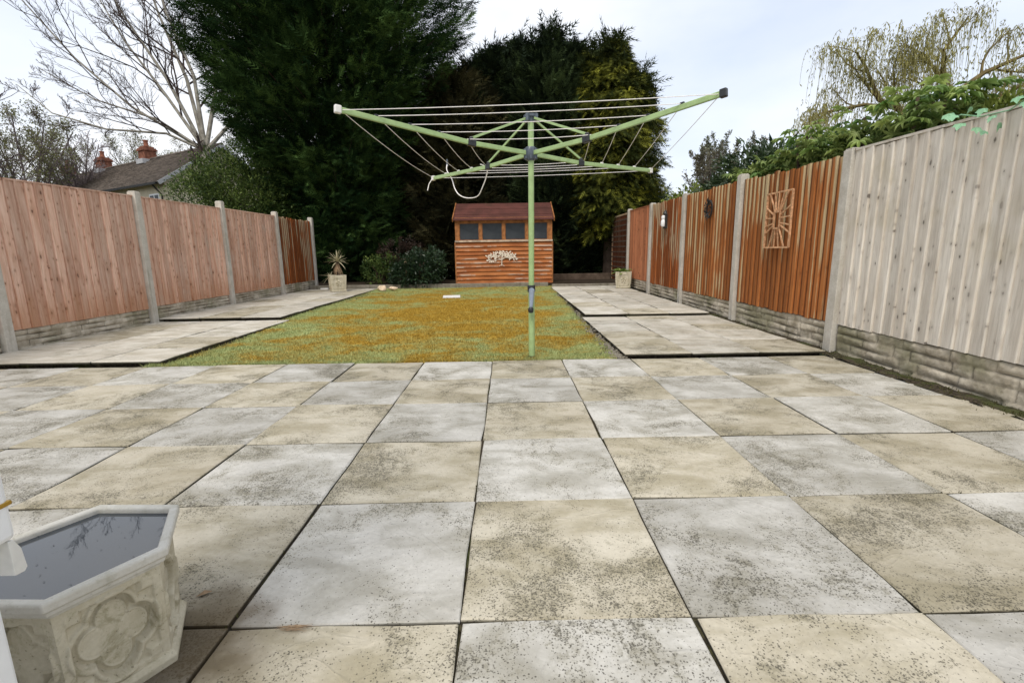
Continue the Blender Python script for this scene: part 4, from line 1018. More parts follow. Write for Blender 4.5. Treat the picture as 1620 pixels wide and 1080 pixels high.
def boulder(name, loc, s, label, seed):
    r4 = random.Random(seed); bm = bmesh.new(); bmesh.ops.create_icosphere(bm, subdivisions=2, radius=1)
    pl_ = [(Vector((r4.gauss(0, 1), r4.gauss(0, 1), r4.gauss(0, 1))).normalized(), r4.uniform(.55, .85)) for _ in range(9)]
    for v in bm.verts:
        for nrm_, d_ in pl_:
            k = v.co.dot(nrm_)
            if k > d_: v.co -= nrm_ * (k - d_)
        v.co = Vector((v.co.x * s[0], v.co.y * s[1], v.co.z * s[2]))
    me = bpy.data.meshes.new(name); bm.to_mesh(me); bm.free(); me.materials.append(M['stone'])
    return tag(inst(name, me, None, loc), label, 'stone')
boulder('stone', (-2.90, 11.12, .135), (.115, .10, .085), 'taller pale angular stone at the lawn corner nearer the yucca', 3)
boulder('stone', (-2.66, 11.2, .125), (.115, .09, .062), 'flatter pale stone at the lawn edge beside the round dark shrub', 8)
mb = MB(); mb.box(-.17, .17, -.17, .17, 0, .022); tag(mb.obj('white_tile', M['white_tile'], bevel=.004, loc=(-1.1, 9.45, .062), rot=(.02, 0, .1)), 'flat square white tile lying on the mossy lawn', 'tile')
mb = MB(); mb.box(-.09, .09, -.03, .03, 0, .035); tag(mb.obj('pale_brick', M['white_tile'], bevel=.006, loc=(-4.42, 11.6, .095)), 'small pale brick lying at the end of the path by the dark rust panel', 'brick')

# ------------------------------------------------------------------ ornaments on the rust fence
wa = empty('wire_wall_art', (2.885, 5.16, 1.225)); tag(wa, 'coppery rectangular sunburst wire art hung on the rust fence', 'wall art')
mb = MB(); A, B = .235, .285
fr = [(-A, -B), (A, -B), (A, B), (-A, B)]
for i in range(4):
    a, b = fr[i], fr[(i + 1) % 4]; mb.bar((0, a[0], a[1]), (0, b[0], b[1]), .017, .017, (1, 0, 0))
mb.obj('frame', M['copper'], wa)
mb = MB(); a_, b_ = .055, .085
fr2 = [(-a_, -b_), (a_, -b_), (a_, b_), (-a_, b_)]
for i in range(4):
    a, b = fr2[i], fr2[(i + 1) % 4]; mb.bar((-.012, a[0], a[1]), (-.012, b[0], b[1]), .017, .017, (1, 0, 0))
mb.obj('inner_frame', M['copper'], wa)
mb = MB()
for (y0, z0, y1, z1) in ((-.05, .085, -.17, .285), (-.03, .085, -.09, .285), (.0, .085, .0, .285), (.03, .085, .08, .285), (.05, .085, .18, .285), (-.055, .05, -.235, .14), (.055, .05, .235, .14), (-.055, .02, -.235, .03), (.055, .02, .235, .03), (-.055, -.03, -.235, -.06), (.055, -.03, .235, -.06), (.055, -.05, .235, -.14), (-.055, -.05, -.235, -.14),
                         (-.05, -.085, -.15, -.285), (-.02, -.085, -.05, -.285), (.02, -.085, .04, -.285), (.05, -.085, .14, -.285)):
    mb.bar((-.010, y0, z0), (-.002, y1, z1), .012, .012, (1, 0, 0))
mb.obj('ray', M['copper'], wa)
wl = empty('wall_lantern', (2.905, 8.9, 1.44)); tag(wl, 'small dark lantern with a pale white face hung on the rust fence', 'lantern')
mb = MB(); mb.box(-.02, .03, -.05, .05, -.13, .13); mb.lathe([(.05, .13), (.03, .17), (.008, .19), (.0, .23)], 8); mb.obj('case', M['dark_iron'], wl, bevel=.006)
mb = MB(); mb.lathe([(0, .03), (.035, .035), (.042, .07), (.03, .1), (0, .105)], 10, (-.03, 0)); mb.lathe([(0, -.1), (.038, -.095), (.05, -.06), (.046, .0), (.03, .03), (0, .032)], 10, (-.03, 0)); mb.obj('figure', M['upvc'], wl, smooth=True)
wr = empty('wall_wreath', (2.90, 6.97, 1.49)); tag(wr, 'dark round metal wreath ornament hung on the rust fence', 'wreath')
mb = MB(); r5 = random.Random(2)
mb.tube([(0, .09 * math.cos(k * PI / 10), .115 * math.sin(k * PI / 10)) for k in range(21)], .014, 6)
mb.obj('ring', M['dark_iron'], wr, smooth=True)
lf2 = MB(); lf2.v += [(0, 0, 0), (-.012, .02, .018), (-.004, .055, 0), (-.012, .02, -.018)]; lf2.f += [(0, 1, 2), (0, 2, 3)]; lf2m = lf2.mesh('metal_leaf', M['dark_iron'])
for k in range(44):
    a = k * .43; rr_ = r5.uniform(.4, 1.05); inst('metal_leaf', lf2m, wr, (-.012 - r5.uniform(0, .015), .09 * rr_ * math.cos(a), .115 * rr_ * math.sin(a)), (a + r5.uniform(-1, 1), r5.uniform(-.4, .4), 0))

# ------------------------------------------------------------------ foliage builders
def frond_template(k=5, w=.075, spread=.42):
    V, F = [], []
    def tri(a, b, c): V.extend([a, b, c]); F.append((len(V) - 3, len(V) - 2, len(V) - 1))
    tri((.55, -w * .5, 0), (.55, w * .5, 0), (1.0, 0, -.02))
    for i in range(k):
        x = .08 + .8 * i / k; L_ = spread * (1 - .55 * i / k)
        for s in (-1, 1):
            tri((x - w * .55, 0, .0), (x + w * .65, 0, .0), (x + L_ * .75, s * L_ * .62, .03 * s - .03))
    return np.array(V, float), np.array(F)
FT = frond_template(4)
LEAF = (np.array([(0, 0, 0), (.45, -.22, .05), (1, 0, -.04), (.45, .22, .05)], float), np.array([(0, 1, 2), (0, 2, 3)]))
LONG = (np.array([(0, 0, 0), (.35, -.14, .04), (1, 0, -.16), (.35, .14, .04)], float), np.array([(0, 1, 2), (0, 2, 3)]))
def conifer(name, label, group, loc, H, prof, nbr, per, spray, matk, seed, z0=.3, up=.45, droop=0.0, lean=(0, 0), flat=.5, trunk_r=.16, leaders=()):
    r = np.random.default_rng(seed)
    root = empty(name, loc); tag(root, label, 'tree', group)
    zs_, rs_ = zip(*prof)
    k = np.arange(nbr); zt = z0 + (H - z0) * ((k + r.random(nbr)) / nbr) ** .92
    rad = np.interp(zt, zs_, rs_) * r.uniform(.74, 1.10, nbr)
    az = k * 2.39996 + r.normal(0, .3, nbr)
    ctr = np.stack([lean[0] * zt / H, lean[1] * zt / H], -1)
    hor = np.stack([np.cos(az), np.sin(az)], -1)
    for (dx, dy, za, zb, rr0) in leaders:      # side leaders make the top uneven
        ne = int(26 * (zb - za)); q = (np.arange(ne) + r.random(ne)) / ne
        zt = np.concatenate([zt, za + (zb - za) * q]); rad = np.concatenate([rad, rr0 * (1 - q) ** .8 * r.uniform(.7, 1.15, ne) + .08])
        a2 = np.arange(ne) * 2.39996; az = np.concatenate([az, a2]); hor = np.concatenate([hor, np.stack([np.cos(a2), np.sin(a2)], -1)])
        ctr = np.concatenate([ctr, np.tile([[dx, dy]], (ne, 1))])
    nbr = len(zt)
    mbt = MB(); hh_ = np.linspace(0, H * .93, 8)
    mbt.tube([(lean[0] * h / H, lean[1] * h / H, h) for h in hh_], [trunk_r * (1 - .93 * h / H) + .008 for h in hh_], 9)
    Ps, Us, Ws, Ss, Ts = [], [], [], [], []
    bl = MB()
    for i in range(nbr):
        R_ = rad[i]
        rise = up * R_ * r.uniform(.6, 1.3); zs0 = zt[i] - rise * .8
        tone_b = np.clip(r.normal(.45, .2), 0, 1)
        m_ = max(8, int(per * (.35 + R_ / max(rs_))))
        t = r.random(m_) ** .55; t = .2 + .85 * t
        bd = np.array([hor[i, 0], hor[i, 1], 0.0])
        side = np.array([-hor[i, 1], hor[i, 0], 0.0])
        path_z = zs0 + rise * t ** 1.6 - droop * R_ * np.clip(t - .45, 0, 1) ** 1.5
        P = np.stack([ctr[i, 0] + hor[i, 0] * R_ * t, ctr[i, 1] + hor[i, 1] * R_ * t, path_z], -1)
        wid = (.10 + .26 * np.minimum(R_, 1.6)) * np.sin(np.clip(t, 0, 1.05) * 2.6) ** .6 if False else (.09 + .24 * min(R_, 1.7)) * np.clip(1.25 - t * .85, .2, 1)
        P += side * (r.normal(0, 1, m_) * wid)[:, None] + np.array([0, 0, 1.]) * (r.normal(0, .55, m_) * wid)[:, None]
        d = bd * 1.0 + side * r.normal(0, .65, m_)[:, None] + np.array([0, 0, 1.]) * (r.normal(up * .9 - droop * 1.4, .45, m_))[:, None] if True else None
        Ps.append(P); Us.append(d); Ws.append(r.normal(0, flat, (m_, 3)) + np.array([0, 0, 1.]))
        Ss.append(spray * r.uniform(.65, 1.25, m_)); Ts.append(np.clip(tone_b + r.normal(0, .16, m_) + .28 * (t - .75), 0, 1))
        if i % 3 == 0:
            bl.tube([(ctr[i, 0], ctr[i, 1], max(.1, zs0)), (ctr[i, 0] + hor[i, 0] * R_ * .5, ctr[i, 1] + hor[i, 1] * R_ * .5, zs0 + rise * .33), (ctr[i, 0] + hor[i, 0] * R_ * .85, ctr[i, 1] + hor[i, 1] * R_ * .85, zs0 + rise * .75)], [.035, .022, .008], 5)
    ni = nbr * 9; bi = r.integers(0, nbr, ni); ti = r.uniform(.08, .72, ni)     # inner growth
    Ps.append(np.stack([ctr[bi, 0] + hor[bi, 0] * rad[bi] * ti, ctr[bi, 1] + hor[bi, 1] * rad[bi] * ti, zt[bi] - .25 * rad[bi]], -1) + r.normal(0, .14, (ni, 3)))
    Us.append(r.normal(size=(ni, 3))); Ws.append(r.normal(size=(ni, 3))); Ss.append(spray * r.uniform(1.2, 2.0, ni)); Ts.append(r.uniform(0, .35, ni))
    P, U, W_, S, T = (np.concatenate(a) for a in (Ps, Us, Ws, Ss, Ts))
    P[:, 2] = np.maximum(P[:, 2], .08)
    V, F = scatter(FT[0], FT[1], P, U, W_, S)
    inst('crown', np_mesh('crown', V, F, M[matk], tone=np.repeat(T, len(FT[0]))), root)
    mbt.obj('trunk', M['bark'], root, smooth=True)
    bl.obj('branches', M['bark'], root)
    return root
def shrub(name, label, loc, centers, n, size, matk, seed, tmpl=LEAF, cat='shrub', group=None, shell=.75, up=.5, stems=True, jitter=.12):
    """leaves in clumps through several ellipsoids (x,y,z,rx,ry,rz)"""
    r = np.random.default_rng(seed)
    root = empty(name, loc); tag(root, label, cat, group)
    vol = np.array([c[3] * c[4] * c[5] for c in centers]) ** (2 / 3); vol = vol / vol.sum()
    Ps, Us, Ts = [], [], []
    for c, f in zip(centers, vol):
        ncl = max(4, int(n * f / 26))
        dirs = unit(r.normal(size=(ncl, 3)))
        rad = shell + (1 - shell) * r.random(ncl) ** .6; rad *= r.uniform(.86, 1.10, ncl)
        inner = r.random(ncl) < .25; rad = np.where(inner, rad * r.random(ncl) ** .5, rad)
        cl = np.array(c[:3]) + dirs * rad[:, None] * np.array(c[3:])
        tone = np.clip(r.normal(.45, .22, ncl), 0, 1)
        m_ = 26
        Pp = np.repeat(cl, m_, 0) + r.normal(0, 1, (ncl * m_, 3)) * (jitter * (np.mean(c[3:])))
        Uu = np.repeat(dirs, m_, 0) + r.normal(0, .7, (ncl * m_, 3)) + np.array([0, 0, up])
        Ps.append(Pp); Us.append(Uu); Ts.append(np.clip(np.repeat(tone, m_) + r.normal(0, .18, ncl * m_), 0, 1))
    P, U, T = (np.concatenate(a) for a in (Ps, Us, Ts))
    ok = P[:, 2] > .02; P, U, T = P[ok], U[ok], T[ok]
    V, F = scatter(tmpl[0], tmpl[1], P, U, r.normal(0, .6, P.shape) + np.array([0, 0, 1.]), size * r.uniform(.6, 1.25, len(P)))
    inst('foliage', np_mesh('foliage', V, F, M[matk], tone=np.repeat(T, len(tmpl[0]))), root)
    if stems:
        mb = MB()
        for c in centers:
            for k in range(5):
                d = unit(r.normal(size=3)); e_ = np.array(c[:3]) + d * np.array(c[3:]) * .7
                mb.tube([(c[0] * .3 + r.normal(0, .05), c[1] * .3 + r.normal(0, .05), 0), tuple(np.array(c[:3]) * .7 + r.normal(0, .05, 3)), tuple(e_)], [.025, .016, .006], 5)
        mb.obj('stem', M['bark'], root)
    return root

# ------------------------------------------------------------------ conifers along the end of the garden
conifer('conifer_tree', 'huge dark green cypress tree towering behind the yucca', None, (-4.85, 14.6, .1), 13.0,
        [(0, 1.5), (1, 1.8), (2, 1.8), (3.3, 2.2), (4.5, 2.95), (6.2, 3.5), (7.5, 3.55), (10, 2.6), (13, .2)], 800, 120, .35, 'cypress', 1, z0=.5, up=.42, trunk_r=.26)
conifer('conifer_tree', 'dull brown green conifer between the huge cypress and the shed', 'conifers behind the shed', (-1.35, 14.9, .1), 5.9,
        [(0, 1.3), (3, 1.6), (4.6, 1.35), (5.3, .9), (5.9, .2)], 240, 66, .36, 'brown_cypress', 2, z0=.3, up=.5)
conifer('conifer_tree', 'bushy dark conifer with a low uneven top directly behind the shed roof', 'conifers behind the shed', (-.1, 15.6, .1), 6.7,
        [(0, 1.3), (3, 1.5), (5, 1.25), (6, .85), (6.7, .15)], 240, 66, .36, 'black_cypress', 3, z0=.3, up=.6, leaders=((-.5, 0, 4.6, 6.45, .5), (.5, 0, 4.8, 6.9, .55), (-1.0, 0, 4.2, 6.1, .55)))
conifer('conifer_tree', 'tallest dark conifer of those behind the shed, with a pointed twin top', 'conifers behind the shed', (1.25, 15.0, .1), 6.6,
        [(0, 1.5), (3, 1.6), (5, 1.35), (5.8, .85), (6.2, .45), (6.6, .08)], 290, 66, .34, 'black_cypress', 4, z0=.3, up=.65, leaders=((-.6, 0, 4.6, 6.55, .5), (.15, 0, 5.4, 7.0, .4), (.75, 0, 4.8, 6.55, .5), (1.25, .2, 4.5, 6.25, .45)))
conifer('conifer_tree', 'dark conifer whose blunt top stands just behind the golden cypress', 'conifers behind the shed', (2.15, 15.6, .1), 6.7,
        [(0, 1.4), (3, 1.5), (5, 1.1), (6, .62), (6.7, .15)], 210, 66, .36, 'black_cypress', 12, z0=.3, up=.6)
conifer('conifer_tree', 'golden yellow green cypress with drooping sprays, behind the trellis', None, (3.0, 14.2, .1), 6.45,
        [(0, .5), (1.2, .9), (2.4, 1.25), (3.7, 1.35), (5, 1.0), (5.9, .5), (6.45, .1)], 300, 74, .30, 'gold_cypress', 5, z0=1.3, up=.15, droop=.55, leaders=((.75, -.1, 4.2, 5.6, .5), (-.5, .1, 4.8, 6.2, .45)))
conifer('conifer_tree', 'low dark conifer filling the gap between the shed and the trellis', None, (1.9, 17.6, .1), 4.8,
        [(0, 1.9), (2, 2.1), (3.5, 1.5), (4.8, .2)], 190, 46, .46, 'black_cypress', 6, z0=.2, up=.4)
conifer('conifer_tree', 'low dark conifer behind the round shrub and the shed side', None, (-2.6, 17.3, .1), 5.0,
        [(0, 2.2), (2, 2.3), (3.5, 1.7), (5.0, .2)], 200, 46, .46, 'black_cypress', 7, z0=.2, up=.4)
conifer('conifer_tree', 'low dark conifer beside the end of the pink fence', None, (-6.3, 17.2, .1), 4.2,
        [(0, 2.0), (2, 2.0), (3.2, 1.4), (4.2, .2)], 170, 46, .46, 'black_cypress', 8, z0=.2, up=.4)
conifer('conifer_tree', 'low dark conifer far behind the trellis', None, (4.6, 17.8, .1), 3.4,
        [(0, 1.6), (1.5, 1.6), (2.6, 1.1), (3.4, .2)], 120, 46, .46, 'black_cypress', 9, z0=.2, up=.4)

# shrubs of the end bed
shrub('round_shrub', 'round dark evergreen shrub at the lawn edge between the stones and the shed', (-2.2, 12.03, .12), [(0, 0, .38, .70, .42, .42), (.15, 0, .55, .5, .4, .33), (-.35, -.05, .22, .42, .36, .26)], 7200, .075, 'dark_leaf', 21, up=.3)
shrub('red_shrub', 'dull reddish brown shrub behind the round evergreen', (-2.9, 12.75, .15), [(0, 0, .78, .5, .4, .3), (.35, .1, .95, .35, .3, .2)], 1800, .075, 'red_leaf', 22)
shrub('low_shrub', 'dim green shrub between the yucca and the round evergreen', (-3.35, 12.5, .15), [(0, 0, .35, .4, .35, .35), (.25, 0, .5, .3, .3, .28)], 2600, .07, 'shrub_leaf', 23)
shrub('dim_shrub', 'small dim shrub behind the round evergreen, close to the shed side', (-2.05, 12.95, .15), [(0, 0, .55, .42, .35, .36)], 1500, .08, 'dark_leaf', 24)
cd = empty('dry_cordyline', (-2.52, 12.02, .2)); tag(cd, 'thin dry cordyline with drooping pinkish leaves over the round shrub', 'plant')
mb = MB(); mb.tube([(0, 0, 0), (.01, 0, .3), (0, 0, .56)], [.022, .018, .014], 7); mb.obj('trunk', M['dead_leaf'], cd, smooth=True)
for k in range(22): inst('leaf', dm, cd, (0, 0, .56), (0, -rnd.uniform(-1.2, .7), k * 2.4), (rnd.uniform(.5, .9),) * 3)

# ------------------------------------------------------------------ beyond the pink fence
shrub('tall_shrub', 'tall rounded green shrub rising behind the end of the pink fence', (-7.0, 13.4, 0), [(0, 0, 2.75, 1.15, 1.0, 1.0), (-.5, -.1, 2.9, .75, .7, .75), (.6, 0, 2.2, .8, .8, .9), (0, 0, 1.5, 1.0, .9, 1.0), (-1.25, -.2, 2.35, .6, .6, .75)], 34000, .075, 'shrub_leaf', 31, up=.6, jitter=.15)
shrub('spiky_shrub', 'yellow green spiky plant just showing above the pink fence', (-6.75, 6.55, 0), [(0, 0, 1.62, .22, .2, .22)], 420, .22, 'lime_leaf', 32, tmpl=LONG, up=2.2, cat='plant')
def grow_tree(stems, matk, seed, levels, ratio=.62, kids=(4, 6), rmin=.004, wig=.16, upk=.15, spread=.75, sides=(7, 5, 4, 3, 3)):
    """stems: list of (points, r0, r1). returns tube meshes for thick and thin wood"""
    r = random.Random(seed)
    thick, thin = MB(), MB()
    tips = []
    def polyline(p, d, L_, n):
        pts = [Vector(p)]; d = Vector(d).normalized()
        for i in range(n):
            d = (d + Vector((r.gauss(0, wig), r.gauss(0, wig), r.gauss(0, wig) + upk * .5))).normalized()
            pts.append(pts[-1] + d * (L_ / n))
        return pts
    def rec(pts, r0, r1, lvl):
        n = len(pts); rads = [r0 + (r1 - r0) * i / (n - 1) for i in range(n)]
        (thick if lvl == 0 else thin).tube(pts, rads, sides[min(lvl, len(sides) - 1)], cap=False)
        if lvl >= levels: tips.append(pts[-1]); return
        tot = sum((pts[i + 1] - pts[i]).length for i in range(n - 1))
        nk = r.randint(*kids) + (2 if lvl == 0 else 0)
        for k in range(nk):
            t = .18 + .8 * (k + r.random()) / nk
            i = min(int(t * (n - 1)), n - 2); fr_ = t * (n - 1) - i
            p = pts[i].lerp(pts[i + 1], fr_); d = (pts[i + 1] - pts[i]).normalized()
            ax = Vector((r.gauss(0, 1), r.gauss(0, 1), r.gauss(0, 1))); ax = (ax - d * ax.dot(d)).normalized()
            nd = d * (1.0) + ax * spread * r.uniform(.6, 1.3) + Vector((0, 0, upk))
            L_ = tot * ratio * (1.08 - .72 * t) * r.uniform(.7, 1.2)
            rr_ = max(rmin, (r0 + (r1 - r0) * t) * .58)
            rec(polyline(p, nd, L_, 4 if lvl < 2 else 3), rr_, max(rmin * .6, rr_ * .3), lvl + 1)
        tips.append(pts[-1])
    for pts, r0, r1 in stems: rec([Vector(p) for p in pts], r0, r1, 0)
    return thick, thin, tips
bt = empty('bare_tree', (-13.0, 22.0, 0)); tag(bt, 'tall leafless tree with many pale stems spreading beside the cypress', 'tree')
def bw(X, Y, Z): return (X + 13.0, Y - 22.0, Z)
_F = (-13.0, 22.0, 5.4)
stems = [([bw(-13, 22, 0), bw(-13.05, 22, 3), bw(*_F)], .26, .22),
 ([bw(*_F), bw(-15.6, 21.6, 7.1), bw(-17.4, 21.3, 8.9), bw(-18.6, 21.0, 10.6), bw(-19.8, 20.8, 12.2)], .06, .012),
 ([bw(*_F), bw(-14.6, 22.3, 7.8), bw(-16.2, 22.6, 10.0), bw(-17.6, 22.8, 12.6)], .08, .015),
 ([bw(*_F), bw(-14.0, 21.6, 8.2), bw(-15.2, 21.4, 10.4), bw(-16.3, 21.2, 13.0)], .085, .02),
 ([bw(*_F), bw(-13.6, 22.3, 8.4), bw(-14.6, 22.6, 11), bw(-15.4, 22.8, 14)], .095, .022),
 ([bw(*_F), bw(-13.1, 22, 8.4), bw(-13.8, 21.8, 10.8), bw(-14.3, 21.7, 14)], .095, .022),
 ([bw(*_F), bw(-12.4, 22.3, 8), bw(-12.3, 22.5, 11), bw(-12.8, 22.6, 14)], .10, .03),
 ([bw(*_F), bw(-14.2, 21.4, 6.0), bw(-16.2, 20.8, 6.05), bw(-18.0, 20.5, 6.6), bw(-19.0, 20.3, 7.6)], .06, .012),
 ([bw(*_F), bw(-14.6, 21.6, 6.6), bw(-16.8, 21.2, 7.3), bw(-18.6, 21, 8.4)], .06, .012),
 ([bw(*_F), bw(-11.6, 22.4, 7), bw(-10.8, 22.5, 9), bw(-10.4, 22.6, 12)], .09, .02)]
tk, tn_, tips = grow_tree(stems, None, 41, 3, ratio=.46, kids=(7, 9), rmin=.0065, spread=.75, upk=.14, wig=.2)
tk.obj('trunk', M['pale_bark'], bt, smooth=True); tn_.obj('branches', M['twig'], bt)
def round_bare(loc, H, R_, label, seed, matk, buds=None, lv=3):
    root = empty('bare_tree', loc); tag(root, label, 'tree', 'leafless trees beyond the houses')
    r = random.Random(seed); stems = [([(0, 0, 0), (.1, 0, H * .22), (0, 0, H * .4)], H * .017, H * .012)]
    for k in range(7):
        a = k * 2 * PI / 7 + r.uniform(-.3, .3); q = r.uniform(.5, 1.0)
        stems.append(([(0, 0, H * .3), (R_ * .35 * q * math.cos(a), R_ * .35 * q * math.sin(a), H * .55), (R_ * .75 * q * math.cos(a), R_ * .75 * q * math.sin(a), H * (.78 + .1 * (1 - q)))], H * .007, H * .0022))
    tk, tn_, tips = grow_tree(stems, None, seed, lv, ratio=.5, kids=(6, 8), rmin=.009, spread=.9, upk=.1)
    tk.obj('trunk', M[matk], root); tn_.obj('branches', M[matk], root)
    if buds:
        rr_ = np.random.default_rng(seed); P = np.array([tuple(t) for t in tips]); P = np.repeat(P, 3, 0) + rr_.normal(0, .16, (len(P) * 3, 3))
        V, F = scatter(LEAF[0], LEAF[1], P, rr_.normal(size=P.shape), rr_.normal(size=P.shape), .11 * rr_.uniform(.6, 1.3, len(P)))
        inst('foliage', np_mesh('foliage', V, F, M[buds], tone=np.repeat(rr_.random(len(P)), 4)), root)
    return root
round_bare((-24.8, 26, 0), 9.6, 3.2, 'leafless twiggy tree with a tint of green beyond the pink fence, ahead of the roofs', 51, 'far_twig', 'haze_leaf')
round_bare((-24.9, 29, 0), 9.3, 2.6, 'purplish leafless tree beside the farthest chimney', 52, 'far_twig')
round_bare((-33, 38, 0), 11.0, 3.6, 'purplish leafless tree standing over the farthest chimney pot', 53, 'far_twig')
round_bare((-26.0, 38, 0), 10.8, 4.2, 'rounded yellow green budding tree behind the roof between two chimneys', 54, 'far_twig', 'haze_leaf')
round_bare((-21.5, 40, 0), 9.5, 3.4, 'leafless tree behind the roof, half hidden by the pale stems', 55, 'far_twig', 'haze_leaf')
rt2 = empty('bare_tree', (-17.0, 14.5, 0)); tag(rt2, 'dark leafless tree whose twigs reach in above the pink fence', 'tree', 'leafless trees beyond the houses')
tk, tn_, tips = grow_tree([([(0, 0, 0), (0, 0, 3.2)], .16, .12), ([(0, 0, 3.0), (.9, .2, 4.2), (1.8, .3, 5.0), (2.6, .4, 5.6)], .05, .01), ([(0, 0, 3.0), (-.5, .2, 4.6), (-.6, .3, 6.4)], .06, .01), ([(0, 0, 2.6), (1.3, .4, 3.4), (2.6, .6, 4.0)], .04, .01)], None, 58, 2, ratio=.5, kids=(4, 5), rmin=.007)
tk.obj('trunk', M['twig'], rt2); tn_.obj('branches', M['twig'], rt2)

# house beyond the fence: ridge runs away behind the pink panels
hs = empty('house', (-14.04, 25.0, 0), math.atan2(.505, -.863)); tag(hs, 'cream house with a long brown tiled roof and brick chimneys', 'house')
# local x along the ridge (away), local y: +y is the near eave side after rotation
W2, RZ, EZ, LH = 3.05, 6.28, 4.20, 18.2
mb = MB(); mb.box(.12, LH, -W2 + .35, W2 - .35, 0, EZ + .1)
mb.v += [(.12, -W2 + .35, EZ + .1), (.12, W2 - .35, EZ + .1), (.12, 0, RZ - .15)]; n0 = len(mb.v); mb.f.append((n0 - 3, n0 - 1, n0 - 2))
mb.obj('wall', M['cream'], hs)
rf = MB()
for s_ in (-1, 1):
    nC = 22
    for k in range(nC):          # stepped courses of tiles
        t0, t1 = k / nC, (k + 1) / nC
        ya, za = s_ * W2 * t1, RZ + (EZ - RZ) * t1; yb, zb = s_ * W2 * t0, RZ + (EZ - RZ) * t0
        xs = np.linspace(-.15, LH + .15, 40)
        for xa, xb in zip(xs[:-1], xs[1:]):
            dz = rnd.uniform(0, .014)
            q = [(xa, yb, zb + .004), (xb, yb, zb + .004), (xb, ya, za + .045 + dz), (xa, ya, za + .045 + dz)]
            rf.quad(*(q if s_ < 0 else reversed(q)))
            q2 = [(xa, ya, za + .045 + dz), (xb, ya, za + .045 + dz), (xb, ya, za - .03), (xa, ya, za - .03)]
            rf.quad(*(q2 if s_ < 0 else reversed(q2)))
roof = rf.obj('roof', M['roof_tile'], hs)
rd = MB(); rd.tube([(-.16, 0, RZ + .02), (LH + .16, 0, RZ + .02)], .10, 8); rd.obj('ridge', M['roof_tile'], roof)
vb = MB()
for s_ in (-1, 1): vb.bar((-.17, 0, RZ - .04), (-.17, s_ * W2, EZ - .04), .04, .16)
vb.obj('verge', M['lead'], hs)
for s_ in (-1, 1):
    mb = MB(); mb.bar((-.1, s_ * (W2 + .06), EZ - .04), (LH, s_ * (W2 + .06), EZ - .04), .11, .09); mb.obj('gutter', M['black'], hs)
    mb = MB(); mb.tube([(.3, s_ * (W2 + .04), EZ - .1), (.3, s_ * (W2 - .28), EZ - .5), (.3, s_ * (W2 - .28), .2)], .04, 6); mb.obj('downpipe', M['black'], hs)
    for x in (1.1, 5.0, 9.5, 14.0):
        w = empty('window', (x, s_ * (W2 - .35), 3.35), parent=hs)
        mb = MB(); mb.box(-.45, .45, -.03, .03, -.45, .45); mb.obj('frame', M['upvc'], w)
        for k in (-1, 1):
            mb = MB(); mb.box(k * .21 - .17, k * .21 + .17, -.036, .036, -.38, .38); mb.obj('pane', M['shed_glass'], w)
for x in (7.15, 12.65, 17.9):
    ch = MB(); ch.box(-.35, .35, -.3, .3, -.7, .48); ch.box(-.41, .41, -.36, .36, .482, .57); ch.box(-.37, .37, -.32, .32, .572, .64); ch.box(-.30, .30, -.25, .25, .642, .72)
    c = ch.obj('chimney', M['brick'], roof, loc=(x, 0, RZ))
    mb = MB(); mb.lathe([(.13, .72), (.11, .85), (.105, 1.0), (.13, 1.04), (.13, 1.09), (.08, 1.09)], 10); mb.obj('chimney_pot', M['pot'], c, smooth=True)
    mb = MB(); mb.box(-.37, .37, -.45, .45, -.22, .03); mb.obj('flashing', M['lead'], c)

# ------------------------------------------------------------------ beyond the rust fence
ph = empty('photinia_shrub', (4.75, 10.6, 0)); tag(ph, 'loose airy shrub with reddish young leaves behind the rust fence', 'shrub')
rp = random.Random(61); pst = []
for k in range(13):
    a = rp.uniform(0, 2 * PI); q = rp.uniform(.25, 1.0); top = 3.25 - .75 * q + rp.uniform(-.15, .2)
    pst.append(([(.2 * math.cos(a), .2 * math.sin(a), 0), (.45 * q * math.cos(a), .4 * q * math.sin(a), 1.2), (.95 * q * math.cos(a), .8 * q * math.sin(a), top - .6), (1.05 * q * math.cos(a) + .06, .9 * q * math.sin(a), top)], .025, .006))
tk, tn_, tips = grow_tree(pst, None, 62, 2, ratio=.36, kids=(7, 9), rmin=.0035, spread=.8, upk=.25)
tk.obj('stem', M['bark'], ph); tn_.obj('twigs', M['far_twig'], ph)
rr2 = np.random.default_rng(61); tv = np.array(tn_.v)[::3]; tv = tv[tv[:, 2] > 1.0]; tv = np.repeat(tv, 2, 0); tv = tv[rr2.random(len(tv)) < min(1.0, 17000 / len(tv))]
V, F = scatter(LEAF[0], LEAF[1], tv + rr2.normal(0, .015, tv.shape), rr2.normal(0, .7, tv.shape) + np.array([0, 0, .6]), rr2.normal(size=tv.shape), .055 * rr2.uniform(.5, 1.3, len(tv)))
inst('foliage', np_mesh('foliage', V, F, M['photinia_leaf'], tone=np.repeat(rr2.random(len(tv)), 4)), ph)
shrub('laurel_shrub', 'dense dark laurel with long drooping leaves over the top of the rust fence', (3.75, 7.3, 0), [(0, 0, 1.95, .55, .75, .42), (-.1, -.6, 1.92, .42, .5, .34), (0, .7, 1.75, .5, .6, .38), (.2, 0, 1.2, .6, 1.2, .6)], 6200, .135, 'laurel_leaf', 62, tmpl=LONG, up=.1)
shrub('lime_shrub', 'pale yellow green young shrub by the far end of the rust fence', (3.5, 9.3, 0), [(0, 0, 1.82, .35, .7, .24), (0, .8, 1.75, .3, .5, .22)], 1100, .085, 'lime_leaf', 63)
shrub('lime_shrub', 'pale yellow leaved shrub behind the grey panel beside the fatsia', (3.6, 3.55, 0), [(0, 0, 1.78, .3, .42, .16), (.25, .3, 1.9, .3, .4, .18)], 900, .10, 'lime_leaf', 64, tmpl=LONG)
